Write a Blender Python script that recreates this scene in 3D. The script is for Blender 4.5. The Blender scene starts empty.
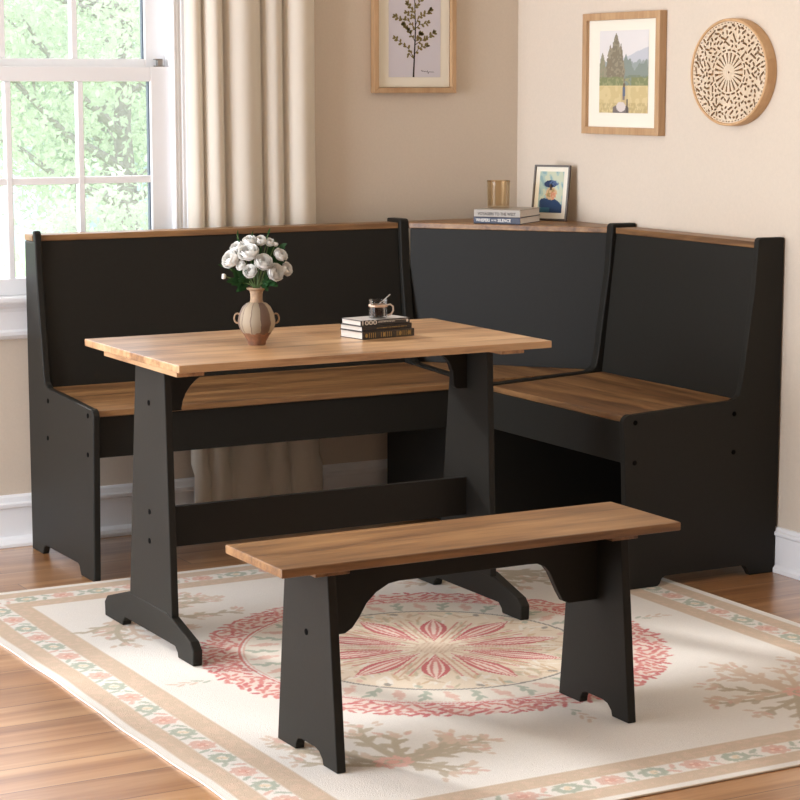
import bpy, bmesh, math, random
import numpy as np
from mathutils import Vector, Matrix, Quaternion
C = bpy.context.scene.collection
PI = math.pi
random.seed(7)
rng = np.random.default_rng(11)

# ------------------------------------------------------------------ colour
def s2l(c):
    c = np.asarray(c, float) / 255.0
    return np.where(c <= 0.04045, c / 12.92, ((c + 0.055) / 1.055) ** 2.4)
def col(r, g, b):
    l = s2l((r, g, b)); return (float(l[0]), float(l[1]), float(l[2]), 1.0)

# ------------------------------------------------------------------ materials
def mat(name):
    m = bpy.data.materials.new(name); m.use_nodes = True
    nt = m.node_tree; b = nt.nodes['Principled BSDF']
    return m, nt, b
def N(nt, t, **kw):
    n = nt.nodes.new(t)
    for k, v in kw.items():
        if k in n.inputs: n.inputs[k].default_value = v
        else: setattr(n, k, v)
    return n
def plain(name, c, rough=0.6, bump=0.0, scale=60, var=0.0, metal=0.0, spec=0.5):
    m, nt, b = mat(name); L = nt.links.new
    b.inputs['Base Color'].default_value = c
    b.inputs['Roughness'].default_value = rough
    b.inputs['Metallic'].default_value = metal
    b.inputs['Specular IOR Level'].default_value = spec
    tc = N(nt, 'ShaderNodeTexCoord')
    no = N(nt, 'ShaderNodeTexNoise', Scale=scale, Detail=4.0)
    L(tc.outputs['Object'], no.inputs['Vector'])
    if var:
        r = N(nt, 'ShaderNodeValToRGB')
        r.color_ramp.elements[0].color = tuple(x * (1 - var) for x in c[:3]) + (1,)
        r.color_ramp.elements[1].color = tuple(min(1, x * (1 + var)) for x in c[:3]) + (1,)
        r.color_ramp.elements[0].position = .3; r.color_ramp.elements[1].position = .7
        L(no.outputs['Fac'], r.inputs['Fac']); L(r.outputs['Color'], b.inputs['Base Color'])
    if bump:
        bp = N(nt, 'ShaderNodeBump', Strength=bump, Distance=0.002)
        L(no.outputs['Fac'], bp.inputs['Height']); L(bp.outputs['Normal'], b.inputs['Normal'])
    return m
def wood(name, stops, axis=0, rough=0.42, board=0.0, grain=1.0, spec=0.5):
    """stops: (pos, colour); grain runs along axis."""
    m, nt, b = mat(name); L = nt.links.new
    tc = N(nt, 'ShaderNodeTexCoord'); mp = N(nt, 'ShaderNodeMapping')
    sc = [9.0, 9.0, 9.0]; sc[axis] = 0.75
    mp.inputs['Scale'].default_value = [s * grain for s in sc]
    L(tc.outputs['Object'], mp.inputs['Vector'])
    vec = mp.outputs['Vector']
    if board:
        sx = N(nt, 'ShaderNodeSeparateXYZ'); L(tc.outputs['Object'], sx.inputs['Vector'])
        d = N(nt, 'ShaderNodeMath', operation='DIVIDE'); d.inputs[1].default_value = board
        L(sx.outputs[1 - axis], d.inputs[0])
        fl = N(nt, 'ShaderNodeMath', operation='FLOOR'); L(d.outputs[0], fl.inputs[0])
        ad = N(nt, 'ShaderNodeVectorMath', operation='SCALE'); ad.inputs[0].default_value = (3.7, 5.1, 7.3)
        L(fl.outputs[0], ad.inputs['Scale'])
        av = N(nt, 'ShaderNodeVectorMath', operation='ADD')
        L(vec, av.inputs[0]); L(ad.outputs[0], av.inputs[1]); vec = av.outputs[0]
    n1 = N(nt, 'ShaderNodeTexNoise', Scale=1.1, Detail=3.0, Roughness=.5, Distortion=.9)
    n2 = N(nt, 'ShaderNodeTexNoise', Scale=6.0, Detail=5.0, Roughness=.65, Distortion=.3)
    L(vec, n1.inputs['Vector']); L(vec, n2.inputs['Vector'])
    mx = N(nt, 'ShaderNodeMix', data_type='FLOAT'); mx.inputs[0].default_value = .42
    L(n1.outputs['Fac'], mx.inputs[2]); L(n2.outputs['Fac'], mx.inputs[3])
    r = N(nt, 'ShaderNodeValToRGB'); e = r.color_ramp.elements
    e[0].position, e[0].color = stops[0]; e[1].position, e[1].color = stops[-1]
    for p, c in stops[1:-1]:
        k = e.new(p); k.color = c
    L(mx.outputs[0], r.inputs['Fac']); L(r.outputs['Color'], b.inputs['Base Color'])
    b.inputs['Roughness'].default_value = rough
    b.inputs['Specular IOR Level'].default_value = spec
    bp = N(nt, 'ShaderNodeBump', Strength=.12, Distance=0.002)
    L(n2.outputs['Fac'], bp.inputs['Height']); L(bp.outputs['Normal'], b.inputs['Normal'])
    return m
def attr_mat(name, rough=0.9, bump=0.0, scale=300, spec=0.2):
    m, nt, b = mat(name); L = nt.links.new
    a = N(nt, 'ShaderNodeAttribute'); a.attribute_name = 'Col'
    L(a.outputs['Color'], b.inputs['Base Color'])
    b.inputs['Roughness'].default_value = rough; b.inputs['Specular IOR Level'].default_value = spec
    if bump:
        tc = N(nt, 'ShaderNodeTexCoord'); no = N(nt, 'ShaderNodeTexNoise', Scale=scale, Detail=2.0)
        L(tc.outputs['Object'], no.inputs['Vector'])
        bp = N(nt, 'ShaderNodeBump', Strength=bump, Distance=0.003)
        L(no.outputs['Fac'], bp.inputs['Height']); L(bp.outputs['Normal'], b.inputs['Normal'])
    return m
def translucent(name, c, fac=0.45, rough=.9, var=0.0, tc_col=None):
    m, nt, b = mat(name); L = nt.links.new
    b.inputs['Base Color'].default_value = c; b.inputs['Roughness'].default_value = rough
    b.inputs['Specular IOR Level'].default_value = .15
    t = N(nt, 'ShaderNodeBsdfTranslucent'); t.inputs['Color'].default_value = tc_col or c
    mx = N(nt, 'ShaderNodeMixShader'); mx.inputs[0].default_value = fac
    L(b.outputs[0], mx.inputs[1]); L(t.outputs[0], mx.inputs[2])
    L(mx.outputs[0], nt.nodes['Material Output'].inputs['Surface'])
    tcn = N(nt, 'ShaderNodeTexCoord')
    no = N(nt, 'ShaderNodeTexNoise', Scale=var and 2.5 or 400, Detail=3.0); L(tcn.outputs['Object'], no.inputs['Vector'])
    if var:
        r = N(nt, 'ShaderNodeValToRGB')
        r.color_ramp.elements[0].color = tuple(x * (1 - var) for x in c[:3]) + (1,); r.color_ramp.elements[0].position = .35
        r.color_ramp.elements[1].color = tuple(min(1, x * (1 + var)) for x in c[:3]) + (1,); r.color_ramp.elements[1].position = .65
        L(no.outputs['Fac'], r.inputs['Fac']); L(r.outputs['Color'], b.inputs['Base Color']); L(r.outputs['Color'], t.inputs['Color'])
    else:
        bp = N(nt, 'ShaderNodeBump', Strength=.1, Distance=.001); L(no.outputs['Fac'], bp.inputs['Height']); L(bp.outputs['Normal'], b.inputs['Normal'])
    return m
def clear_glass(name, tint=(1, 1, 1, 1), haze=0.0, refl=0.08):
    """thin pane: transparent with a faint reflection and a white haze imitating glare"""
    m, nt, b = mat(name); L = nt.links.new; nt.nodes.remove(b)
    tr = N(nt, 'ShaderNodeBsdfTransparent'); tr.inputs['Color'].default_value = tint
    gl = N(nt, 'ShaderNodeBsdfGlossy'); gl.inputs['Roughness'].default_value = .03
    fr = N(nt, 'ShaderNodeFresnel', IOR=1.45)
    mx = N(nt, 'ShaderNodeMixShader'); fs = N(nt, 'ShaderNodeMath', operation='MULTIPLY'); fs.inputs[1].default_value = .45; L(fr.outputs[0], fs.inputs[0]); L(fs.outputs[0], mx.inputs[0]); L(tr.outputs[0], mx.inputs[1]); L(gl.outputs[0], mx.inputs[2])
    out = mx
    if haze:
        t = N(nt, 'ShaderNodeBsdfTranslucent'); t.inputs['Color'].default_value = (.95, .97, 1, 1)
        m2 = N(nt, 'ShaderNodeMixShader'); m2.inputs[0].default_value = haze
        L(mx.outputs[0], m2.inputs[1]); L(t.outputs[0], m2.inputs[2]); out = m2
    L(out.outputs[0], nt.nodes['Material Output'].inputs['Surface'])
    return m

M = {}
M['black'] = plain('black_paint', col(36, 34, 30), .52, .04, 90, .04, spec=.16)
M['hole'] = plain('dark_recess', col(4, 4, 4), .9, spec=.05)
oak = [(.33, col(102, 70, 46)), (.42, col(146, 106, 72)), (.51, col(184, 142, 101)), (.63, col(206, 167, 125))]
M['oakX'] = wood('oak_top_lengthwise', oak, 0, .30, .105)
M['oakY'] = wood('oak_top_crosswise', oak, 1, .38, .105)
oakd = [(.33, col(80, 54, 32)), (.43, col(116, 82, 51)), (.52, col(144, 105, 66)), (.65, col(168, 128, 84))]
M['seatX'] = wood('walnut_seat_lengthwise', oakd, 0, .42, .12)
M['seatY'] = wood('walnut_seat_crosswise', oakd, 1, .42, .12)
M['frame'] = wood('light_oak_frame', [(.3, col(170, 130, 92)), (.5, col(190, 152, 112)), (.7, col(204, 168, 128))], 2, .5, 0, 2.2)
M['disc'] = wood('pale_carved_wood', [(.3, col(206, 180, 150)), (.5, col(216, 194, 166)), (.7, col(224, 204, 180))], 2, .6, 0, 2.5)
M['discdark'] = wood('brown_backing_wood', [(.3, col(158, 112, 64)), (.7, col(188, 140, 88))], 2, .7)
M['discrim'] = wood('tan_rim_wood', [(.3, col(190, 146, 100)), (.7, col(216, 176, 132))], 2, .55, 0, 2)
M['wall'] = plain('beige_wall_paint', col(217, 202, 184), .85, .08, 140, .02, spec=.2)
M['ceil'] = plain('white_ceiling_paint', col(236, 232, 226), .9)
M['white'] = plain('white_trim_paint', col(247, 247, 248), .4, .03, 120, .004)
M['gasket'] = plain('grey_gasket', col(92, 102, 114), .6)
M['steel'] = plain('brushed_metal', col(170, 168, 165), .3, 0, 50, 0, 1.0)
M['mat'] = plain('cream_mount_board', col(240, 232, 214), .9, .04, 400)
M['paper'] = plain('grey_lilac_paper', col(214, 208, 214), .9)
M['ink'] = plain('dark_ink', col(52, 42, 36), .9)
M['leafink'] = plain('olive_ink', col(128, 114, 66), .9, 0, 900, .25)
M['curtain'] = translucent('cream_curtain_cloth', col(254, 247, 235), .42, .95)
M['pane'] = clear_glass('window_glass', (1, 1, 1, 1), .055)  # translucent white mixed in as veiling glare, washes out the outdoor view
M['cupglass'] = clear_glass('thin_glass', (.95, .95, .95, 1))
M['amber'] = clear_glass('amber_glass', (.96, .90, .80, 1))
M['coffee'] = plain('black_coffee', col(40, 20, 10), .15)
M['copper'] = plain('rose_copper', col(220, 184, 158), .3, 0, 50, 0, .6)
M['handle'] = plain('pale_handle', col(206, 188, 172), .2)
M['pages'] = plain('white_page_edges', col(236, 230, 222), .9, .2, 500)
M['bk1'] = plain('charcoal_cover', col(58, 54, 52), .5)
M['bk2'] = plain('black_brown_cover', col(44, 36, 33), .5)
M['bk3'] = plain('ornate_dark_cover', col(62, 54, 46), .5, 0, 260, .5)
M['bkgrey'] = plain('pale_grey_cover', col(176, 168, 158), .6)
M['bksilver'] = plain('silver_grey_cover', col(190, 186, 182), .4)
M['bknavy'] = plain('navy_cover', col(46, 52, 72), .5)
M['gold'] = plain('gold_print', col(176, 146, 84), .5)
M['print'] = plain('white_print', col(232, 226, 218), .7)
M['printdark'] = plain('dark_print', col(66, 60, 56), .7)
M['petal'] = translucent('white_petal', col(253, 251, 246), .10, .95)
M['green'] = translucent('dark_green_leaf', col(44, 78, 42), .2, .5)
M['stem'] = plain('green_stem', col(96, 120, 66), .6)
M['pframe'] = plain('grey_brown_frame', col(84, 74, 66), .4)
M['vaseneck'] = plain('tan_clay', col(164, 136, 108), .7, .3, 120, .15)
M['rug'] = attr_mat('woven_rug_pile', .95, .5, 420, .1)
M['photo'] = attr_mat('printed_picture', .6, 0)
M['foliage'] = [translucent('spring_foliage_%s' % n, c, .5, .8, .0) for n, c in (('pale', col(198, 207, 182)), ('fresh', col(178, 192, 164)), ('cool', col(178, 190, 174)))]
M['bark'] = plain('grey_bark', col(150, 140, 132), .9, .3, 20, .2)
M['lawn'] = plain('lawn_grass', col(170, 196, 140), .95, .3, 6, .2)
M['siding'] = plain('blue_grey_siding', col(176, 190, 200), .8)
M['roof'] = plain('slate_roof', col(150, 158, 166), .8)

def vase_mat():
    m, nt, b = mat('striped_clay'); L = nt.links.new
    tc = N(nt, 'ShaderNodeTexCoord'); sx = N(nt, 'ShaderNodeSeparateXYZ'); L(tc.outputs['Object'], sx.inputs[0])
    at = N(nt, 'ShaderNodeMath', operation='ARCTAN2'); L(sx.outputs[1], at.inputs[0]); L(sx.outputs[0], at.inputs[1])
    no = N(nt, 'ShaderNodeTexNoise', Scale=60.0, Detail=4.0); L(tc.outputs['Object'], no.inputs['Vector'])
    ml = N(nt, 'ShaderNodeMath', operation='MULTIPLY'); ml.inputs[1].default_value = 11 / (2 * PI); L(at.outputs[0], ml.inputs[0])
    nn = N(nt, 'ShaderNodeMath', operation='MULTIPLY_ADD'); nn.inputs[1].default_value = .25; L(no.outputs['Fac'], nn.inputs[0]); L(ml.outputs[0], nn.inputs[2])
    fr = N(nt, 'ShaderNodeMath', operation='FRACT'); L(nn.outputs[0], fr.inputs[0])
    fl = N(nt, 'ShaderNodeMath', operation='FLOOR'); L(nn.outputs[0], fl.inputs[0])
    wm = N(nt, 'ShaderNodeMath', operation='MULTIPLY_ADD'); wm.inputs[1].default_value = .377; wm.inputs[2].default_value = 10.82; L(fl.outputs[0], wm.inputs[0])
    wn = N(nt, 'ShaderNodeMath', operation='FRACT'); L(wm.outputs[0], wn.inputs[0])
    panel = N(nt, 'ShaderNodeValToRGB'); e = panel.color_ramp.elements; panel.color_ramp.interpolation = 'CONSTANT'
    e[0].position = .0; e[0].color = col(172, 156, 132); e[1].position = .62; e[1].color = col(108, 84, 70)
    k = e.new(.3); k.color = col(150, 134, 112); k = e.new(.8); k.color = col(164, 146, 122)
    L(wn.outputs[0], panel.inputs['Fac'])
    line = N(nt, 'ShaderNodeValToRGB'); e = line.color_ramp.elements
    e[0].position = .0; e[0].color = (1, 1, 1, 1); e[1].position = .16; e[1].color = (0, 0, 0, 1)
    L(fr.outputs[0], line.inputs['Fac'])
    m1 = N(nt, 'ShaderNodeMix', data_type='RGBA'); m1.inputs[7].default_value = col(96, 74, 60)
    L(line.outputs['Color'], m1.inputs[0]); L(panel.outputs['Color'], m1.inputs[6])
    z = N(nt, 'ShaderNodeMath', operation='MULTIPLY_ADD'); z.inputs[1].default_value = .022; L(no.outputs['Fac'], z.inputs[0]); L(sx.outputs[2], z.inputs[2])
    st = N(nt, 'ShaderNodeMath', operation='LESS_THAN'); st.inputs[1].default_value = .041; L(z.outputs[0], st.inputs[0])
    rust = N(nt, 'ShaderNodeValToRGB'); e = rust.color_ramp.elements
    e[0].position = .35; e[0].color = col(110, 76, 56); e[1].position = .65; e[1].color = col(152, 104, 74)
    L(no.outputs['Fac'], rust.inputs['Fac'])
    m2 = N(nt, 'ShaderNodeMix', data_type='RGBA'); L(st.outputs[0], m2.inputs[0]); L(m1.outputs[2], m2.inputs[6]); L(rust.outputs['Color'], m2.inputs[7])
    L(m2.outputs[2], b.inputs['Base Color']); b.inputs['Roughness'].default_value = .65
    bp = N(nt, 'ShaderNodeBump', Strength=.3, Distance=.002); L(no.outputs['Fac'], bp.inputs['Height']); L(bp.outputs['Normal'], b.inputs['Normal'])
    return m
M['vase'] = vase_mat()

def floor_mat():
    m, nt, b = mat('red_oak_plank_floor'); L = nt.links.new
    tc = N(nt, 'ShaderNodeTexCoord')
    br = N(nt, 'ShaderNodeTexBrick', Scale=1.0); br.offset = .37; br.offset_frequency = 2
    br.inputs['Brick Width'].default_value = 1.35; br.inputs['Row Height'].default_value = .135
    br.inputs['Mortar Size'].default_value = .0012; br.inputs['Mortar Smooth'].default_value = .2
    br.inputs['Color1'].default_value = (0, 0, 0, 1); br.inputs['Color2'].default_value = (1, 1, 1, 1); br.inputs['Mortar'].default_value = (.5, .5, .5, 1)
    L(tc.outputs['Object'], br.inputs['Vector'])
    sc = N(nt, 'ShaderNodeVectorMath', operation='SCALE'); sc.inputs['Scale'].default_value = 13.0; L(br.outputs['Color'], sc.inputs[0])
    mp = N(nt, 'ShaderNodeMapping'); mp.inputs['Scale'].default_value = (.8, 11, 1); L(tc.outputs['Object'], mp.inputs['Vector'])
    av = N(nt, 'ShaderNodeVectorMath', operation='ADD'); L(mp.outputs[0], av.inputs[0]); L(sc.outputs[0], av.inputs[1])
    n1 = N(nt, 'ShaderNodeTexNoise', Scale=1.4, Detail=6.0, Roughness=.6, Distortion=.6); L(av.outputs[0], n1.inputs['Vector'])
    r = N(nt, 'ShaderNodeValToRGB'); e = r.color_ramp.elements
    e[0].position = .28; e[0].color = col(144, 94, 52); e[1].position = .72; e[1].color = col(214, 168, 120)
    k = e.new(.5); k.color = col(184, 132, 84)
    L(n1.outputs['Fac'], r.inputs['Fac'])
    tint = N(nt, 'ShaderNodeMix', data_type='RGBA', blend_type='MULTIPLY'); tint.inputs[0].default_value = .5
    rr = N(nt, 'ShaderNodeValToRGB'); rr.color_ramp.elements[0].color = (.72, .66, .62, 1); rr.color_ramp.elements[1].color = (1, 1, 1, 1)
    L(br.outputs['Color'], rr.inputs['Fac']); L(r.outputs['Color'], tint.inputs[6]); L(rr.outputs['Color'], tint.inputs[7])
    mo = N(nt, 'ShaderNodeMix', data_type='RGBA'); mo.inputs[7].default_value = col(84, 52, 34)
    L(br.outputs['Fac'], mo.inputs[0]); L(tint.outputs[2], mo.inputs[6]); L(mo.outputs[2], b.inputs['Base Color'])
    b.inputs['Roughness'].default_value = .34; b.inputs['Coat Weight'].default_value = 1.0; b.inputs['Coat Roughness'].default_value = .26; b.inputs['Coat IOR'].default_value = 1.6
    bp = N(nt, 'ShaderNodeBump', Strength=.06, Distance=.002); L(n1.outputs['Fac'], bp.inputs['Height']); L(bp.outputs['Normal'], b.inputs['Normal'])
    return m
M['floor'] = floor_mat()

# ------------------------------------------------------------------ mesh helpers
def box(bm, x0, x1, y0, y1, z0, z1, mi=0):
    v = [bm.verts.new(p) for p in ((x0, y0, z0), (x1, y0, z0), (x1, y1, z0), (x0, y1, z0), (x0, y0, z1), (x1, y0, z1), (x1, y1, z1), (x0, y1, z1))]
    for f in ((3, 2, 1, 0), (4, 5, 6, 7), (0, 1, 5, 4), (1, 2, 6, 5), (2, 3, 7, 6), (3, 0, 4, 7)):
        bm.faces.new([v[i] for i in f]).material_index = mi
def prism(bm, pts, ax, a, b):
    """polygon pts (two remaining axes in xyz order) extruded along axis ax from a to b"""
    def P(p, t):
        q = [0, 0, 0]; o = [i for i in range(3) if i != ax]
        q[ax] = t; q[o[0]] = p[0]; q[o[1]] = p[1]; return q
    lo = [bm.verts.new(P(p, a)) for p in pts]; hi = [bm.verts.new(P(p, b)) for p in pts]
    bm.faces.new(lo); bm.faces.new(hi[::-1])
    n = len(pts)
    for i in range(n):
        bm.faces.new((lo[i], hi[i], hi[(i + 1) % n], lo[(i + 1) % n]))
def lathe(bm, prof, n=32, cx=0, cy=0):
    rings = []
    for r, z in prof:
        if r < 1e-6: rings.append([bm.verts.new((cx, cy, z))])
        else: rings.append([bm.verts.new((cx + r * math.cos(2 * PI * i / n), cy + r * math.sin(2 * PI * i / n), z)) for i in range(n)])
    for a, b in zip(rings, rings[1:]):
        for i in range(n):
            j = (i + 1) % n
            if len(a) == 1 and len(b) == 1: continue
            if len(a) == 1: bm.faces.new((a[0], b[i], b[j]))
            elif len(b) == 1: bm.faces.new((a[i], a[j], b[0]))
            else: bm.faces.new((a[i], a[j], b[j], b[i]))
def tube(bm, pts, rad, n=8, closed=False):
    pts = [Vector(p) for p in pts]; rs = rad if isinstance(rad, (list, tuple)) else [rad] * len(pts)
    up = Vector((0, 0, 1)); rings = []; prev = None
    for i, p in enumerate(pts):
        if closed: t = pts[(i + 1) % len(pts)] - pts[i - 1]
        else: t = pts[min(i + 1, len(pts) - 1)] - pts[max(i - 1, 0)]
        t.normalize()
        if prev is None:
            a = t.cross(up if abs(t.z) < .9 else Vector((1, 0, 0))).normalized()
        else:
            a = (prev - t * prev.dot(t)).normalized()
        prev = a; b = t.cross(a)
        rings.append([bm.verts.new(p + (a * math.cos(2 * PI * k / n) + b * math.sin(2 * PI * k / n)) * rs[i]) for k in range(n)])
    m = len(rings)
    for i in range(m if closed else m - 1):
        A, B = rings[i], rings[(i + 1) % m]
        for k in range(n): bm.faces.new((A[k], A[(k + 1) % n], B[(k + 1) % n], B[k]))
    if not closed:
        bm.faces.new(rings[0][::-1]); bm.faces.new(rings[-1])
def ellipse_face(bm, c, u, v, n=8):
    bm.faces.new([bm.verts.new(Vector(c) + Vector(u) * math.cos(2 * PI * i / n) + Vector(v) * math.sin(2 * PI * i / n)) for i in range(n)])
def arc(cx, cy, r, a0, a1, n=6, ry=None):
    ry = r if ry is None else ry
    return [(cx + r * math.cos(math.radians(a0 + (a1 - a0) * i / n)), cy + ry * math.sin(math.radians(a0 + (a1 - a0) * i / n))) for i in range(n + 1)]

def world_loc(p):
    l = Vector((0, 0, 0))
    while p is not None: l += p.location; p = p.parent
    return l
def obj(name, bm, m, parent=None, bevel=0.0, smooth=None, local=False, seg=2):
    """bm in world coordinates (or the parent's own when local) -> one mesh object"""
    bmesh.ops.recalc_face_normals(bm, faces=bm.faces)
    if parent is not None and not local:
        bmesh.ops.translate(bm, verts=bm.verts, vec=-world_loc(parent))
    me = bpy.data.meshes.new(name); bm.to_mesh(me); bm.free()
    for mm in (m if isinstance(m, list) else [m]): me.materials.append(mm)
    if smooth is not None:
        me.shade_smooth()
        if smooth < 179: me.set_sharp_from_angle(angle=math.radians(smooth))
    o = bpy.data.objects.new(name, me); C.objects.link(o)
    if parent is not None: o.parent = parent
    if bevel:
        md = o.modifiers.new('edge', 'BEVEL'); md.width = bevel; md.segments = seg; md.limit_method = 'ANGLE'; md.angle_limit = math.radians(35)
    return o
def part(name, m, parent, *boxes, bevel=0.0):
    bm = bmesh.new()
    for b in boxes: box(bm, *b)
    return obj(name, bm, m, parent, bevel)
def thing(name, label, cat, loc, group=None, rotz=0):
    o = bpy.data.objects.new(name, None); C.objects.link(o); o.empty_display_size = .05
    o.location = loc; o.rotation_euler = (0, 0, rotz); o['label'] = label; o['category'] = cat
    if group: o['group'] = group
    return o
def tag(o, label, cat, group=None):
    o['label'] = label; o['category'] = cat
    if group: o['group'] = group
    return o
def struct(name, m, *boxes, bevel=0.0, parent=None):
    o = part(name, m, parent, *boxes, bevel=bevel)
    if parent is None: o['kind'] = 'structure'
    return o
def text_mesh(name, s, size, m, parent, mat4, width=None, spacing=1.0):
    cu = bpy.data.curves.new(name, 'FONT'); cu.body = s; cu.size = size; cu.extrude = .0001; cu.space_character = spacing
    cu.align_x = 'LEFT'; cu.align_y = 'CENTER'; cu.resolution_u = 3; cu.offset = size * .022
    t = bpy.data.objects.new(name, cu); C.objects.link(t)
    bpy.context.view_layer.update()
    me = bpy.data.meshes.new_from_object(t.evaluated_get(bpy.context.evaluated_depsgraph_get()))
    bpy.data.objects.remove(t)
    if width:
        xs = [v.co.x for v in me.vertices]; k = width / (max(xs) - min(xs)); x0 = min(xs)
        for v in me.vertices: v.co.x = (v.co.x - x0) * k
    me.transform(mat4); me.materials.clear(); me.materials.append(m); me.name = name
    o = bpy.data.objects.new(name, me); C.objects.link(o); o.parent = parent
    return o
def color_grid(name, co, colors, nx, ny, m, parent, skirt=None):
    """co (ny+1, nx+1, 3) and colours per vertex -> mesh"""
    co = np.asarray(co, np.float32).reshape(-1, 3)
    i = np.arange(nx)[None, :] + (nx + 1) * np.arange(ny)[:, None]
    q = np.stack([i, i + 1, i + nx + 2, i + nx + 1], -1).reshape(-1, 4)
    cl = np.concatenate([np.asarray(colors, np.float32).reshape(-1, 3), np.ones((len(co), 1), np.float32)], 1)
    if skirt is not None:
        W1 = nx + 1
        ring = np.concatenate([np.arange(nx), np.arange(ny) * W1 + nx, ny * W1 + np.arange(nx, 0, -1), np.arange(ny, 0, -1) * W1])
        low = co[ring].copy(); low[:, 2] = skirt; b0 = len(co); n = len(ring); k = np.arange(n)
        q2 = np.stack([ring, b0 + k, b0 + (k + 1) % n, ring[(k + 1) % n]], -1)
        co = np.concatenate([co, low]); cl = np.concatenate([cl, cl[ring]]); q = np.concatenate([q, q2])
    me = bpy.data.meshes.new(name); nf = len(q)
    me.vertices.add(len(co)); me.vertices.foreach_set('co', co.ravel())
    me.loops.add(nf * 4); me.loops.foreach_set('vertex_index', q.ravel().astype(np.int32))
    me.polygons.add(nf); me.polygons.foreach_set('loop_start', np.arange(0, nf * 4, 4, dtype=np.int32))
    me.update(calc_edges=True)
    a = me.color_attributes.new('Col', 'FLOAT_COLOR', 'POINT'); a.data.foreach_set('color', cl.astype(np.float32).ravel())
    me.materials.append(m)
    o = bpy.data.objects.new(name, me); C.objects.link(o)
    if parent is not None: o.parent = parent
    return o
def vnoise(x, y, seed=0):
    r = np.random.default_rng(seed).random((256, 256))
    xi = np.floor(x).astype(int); yi = np.floor(y).astype(int); fx = x - xi; fy = y - yi
    fx = fx * fx * (3 - 2 * fx); fy = fy * fy * (3 - 2 * fy)
    g = lambda a, b: r[a % 256, b % 256]
    return (g(xi, yi) * (1 - fx) + g(xi + 1, yi) * fx) * (1 - fy) + (g(xi, yi + 1) * (1 - fx) + g(xi + 1, yi + 1) * fx) * fy

# ------------------------------------------------------------------ room
WY = .085          # plane of the window wall
WX = .004          # plane of the right wall
RY_END = -1.261    # the right skirting stops at the bench end panel
struct('floor', M['floor'], (-5.6, .15, -7.2, .235, -.08, 0))
SX = [(-1.951, -1.186), (-2.781, -2.016), (-3.611, -2.846)]      # sash openings of the three windows
OP0, OP1 = .70, 1.985; JT = .0065
wb = [(SX[0][1] + JT, .154, WY, WY + .15, 0, 2.5), (-5.6, SX[2][0] - JT, WY, WY + .15, 0, 2.5),
      (SX[2][0] - JT, SX[0][1] + JT, WY, WY + .15, 0, OP0), (SX[2][0] - JT, SX[0][1] + JT, WY, WY + .15, OP1 + JT, 2.5),
      (SX[1][1] + JT, SX[0][0] - JT, WY, WY + .15, OP0, OP1 + JT), (SX[2][1] + JT, SX[1][0] - JT, WY, WY + .15, OP0, OP1 + JT)]
struct('wall_left', M['wall'], *wb)
struct('wall_right', M['wall'], (WX, .154, -7.2, WY, 0, 2.5))
struct('wall_back', M['wall'], (-5.6, .154, -7.35, -7.2, 0, 2.5))
struct('wall_side', M['wall'], (-5.75, -5.6, -7.35, -2.5, 0, 2.5), (-5.75, -5.6, -2.5, .235, 2.25, 2.5))
struct('ceiling', M['ceil'], (-5.6, .154, -7.35, .235, 2.5, 2.6))

def molding(name, run0, run1, axis, wall, sgn, prof, m=M['white'], parent=None):
    """profile (out from wall, z) swept along an axis"""
    bm = bmesh.new()
    pts = [(wall + sgn * d, z) for d, z in prof]
    prism(bm, pts, axis, run0, run1)
    o = obj(name, bm, m, parent, .0015)
    if parent is None: o['kind'] = 'structure'
    return o
bb = [(0, 0), (.050, 0), (.049, .010), (.040, .018), (.024, .022), (.017, .026), (.017, .108), (.024, .111), (.024, .121), (.016, .124), (.012, .139), (.005, .145), (0, .145)]
molding('baseboard_left', -5.6, WX - .0005, 0, WY, -1, bb)
bbr = [(0, 0), (.016, 0), (.016, .012), (.011, .018), (.009, .022), (.009, .1), (.014, .103), (.014, .112), (.009, .115), (.007, .124), (0, .126)]
molding('baseboard_right', -7.2, RY_END, 1, WX, -1, bbr)

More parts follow.
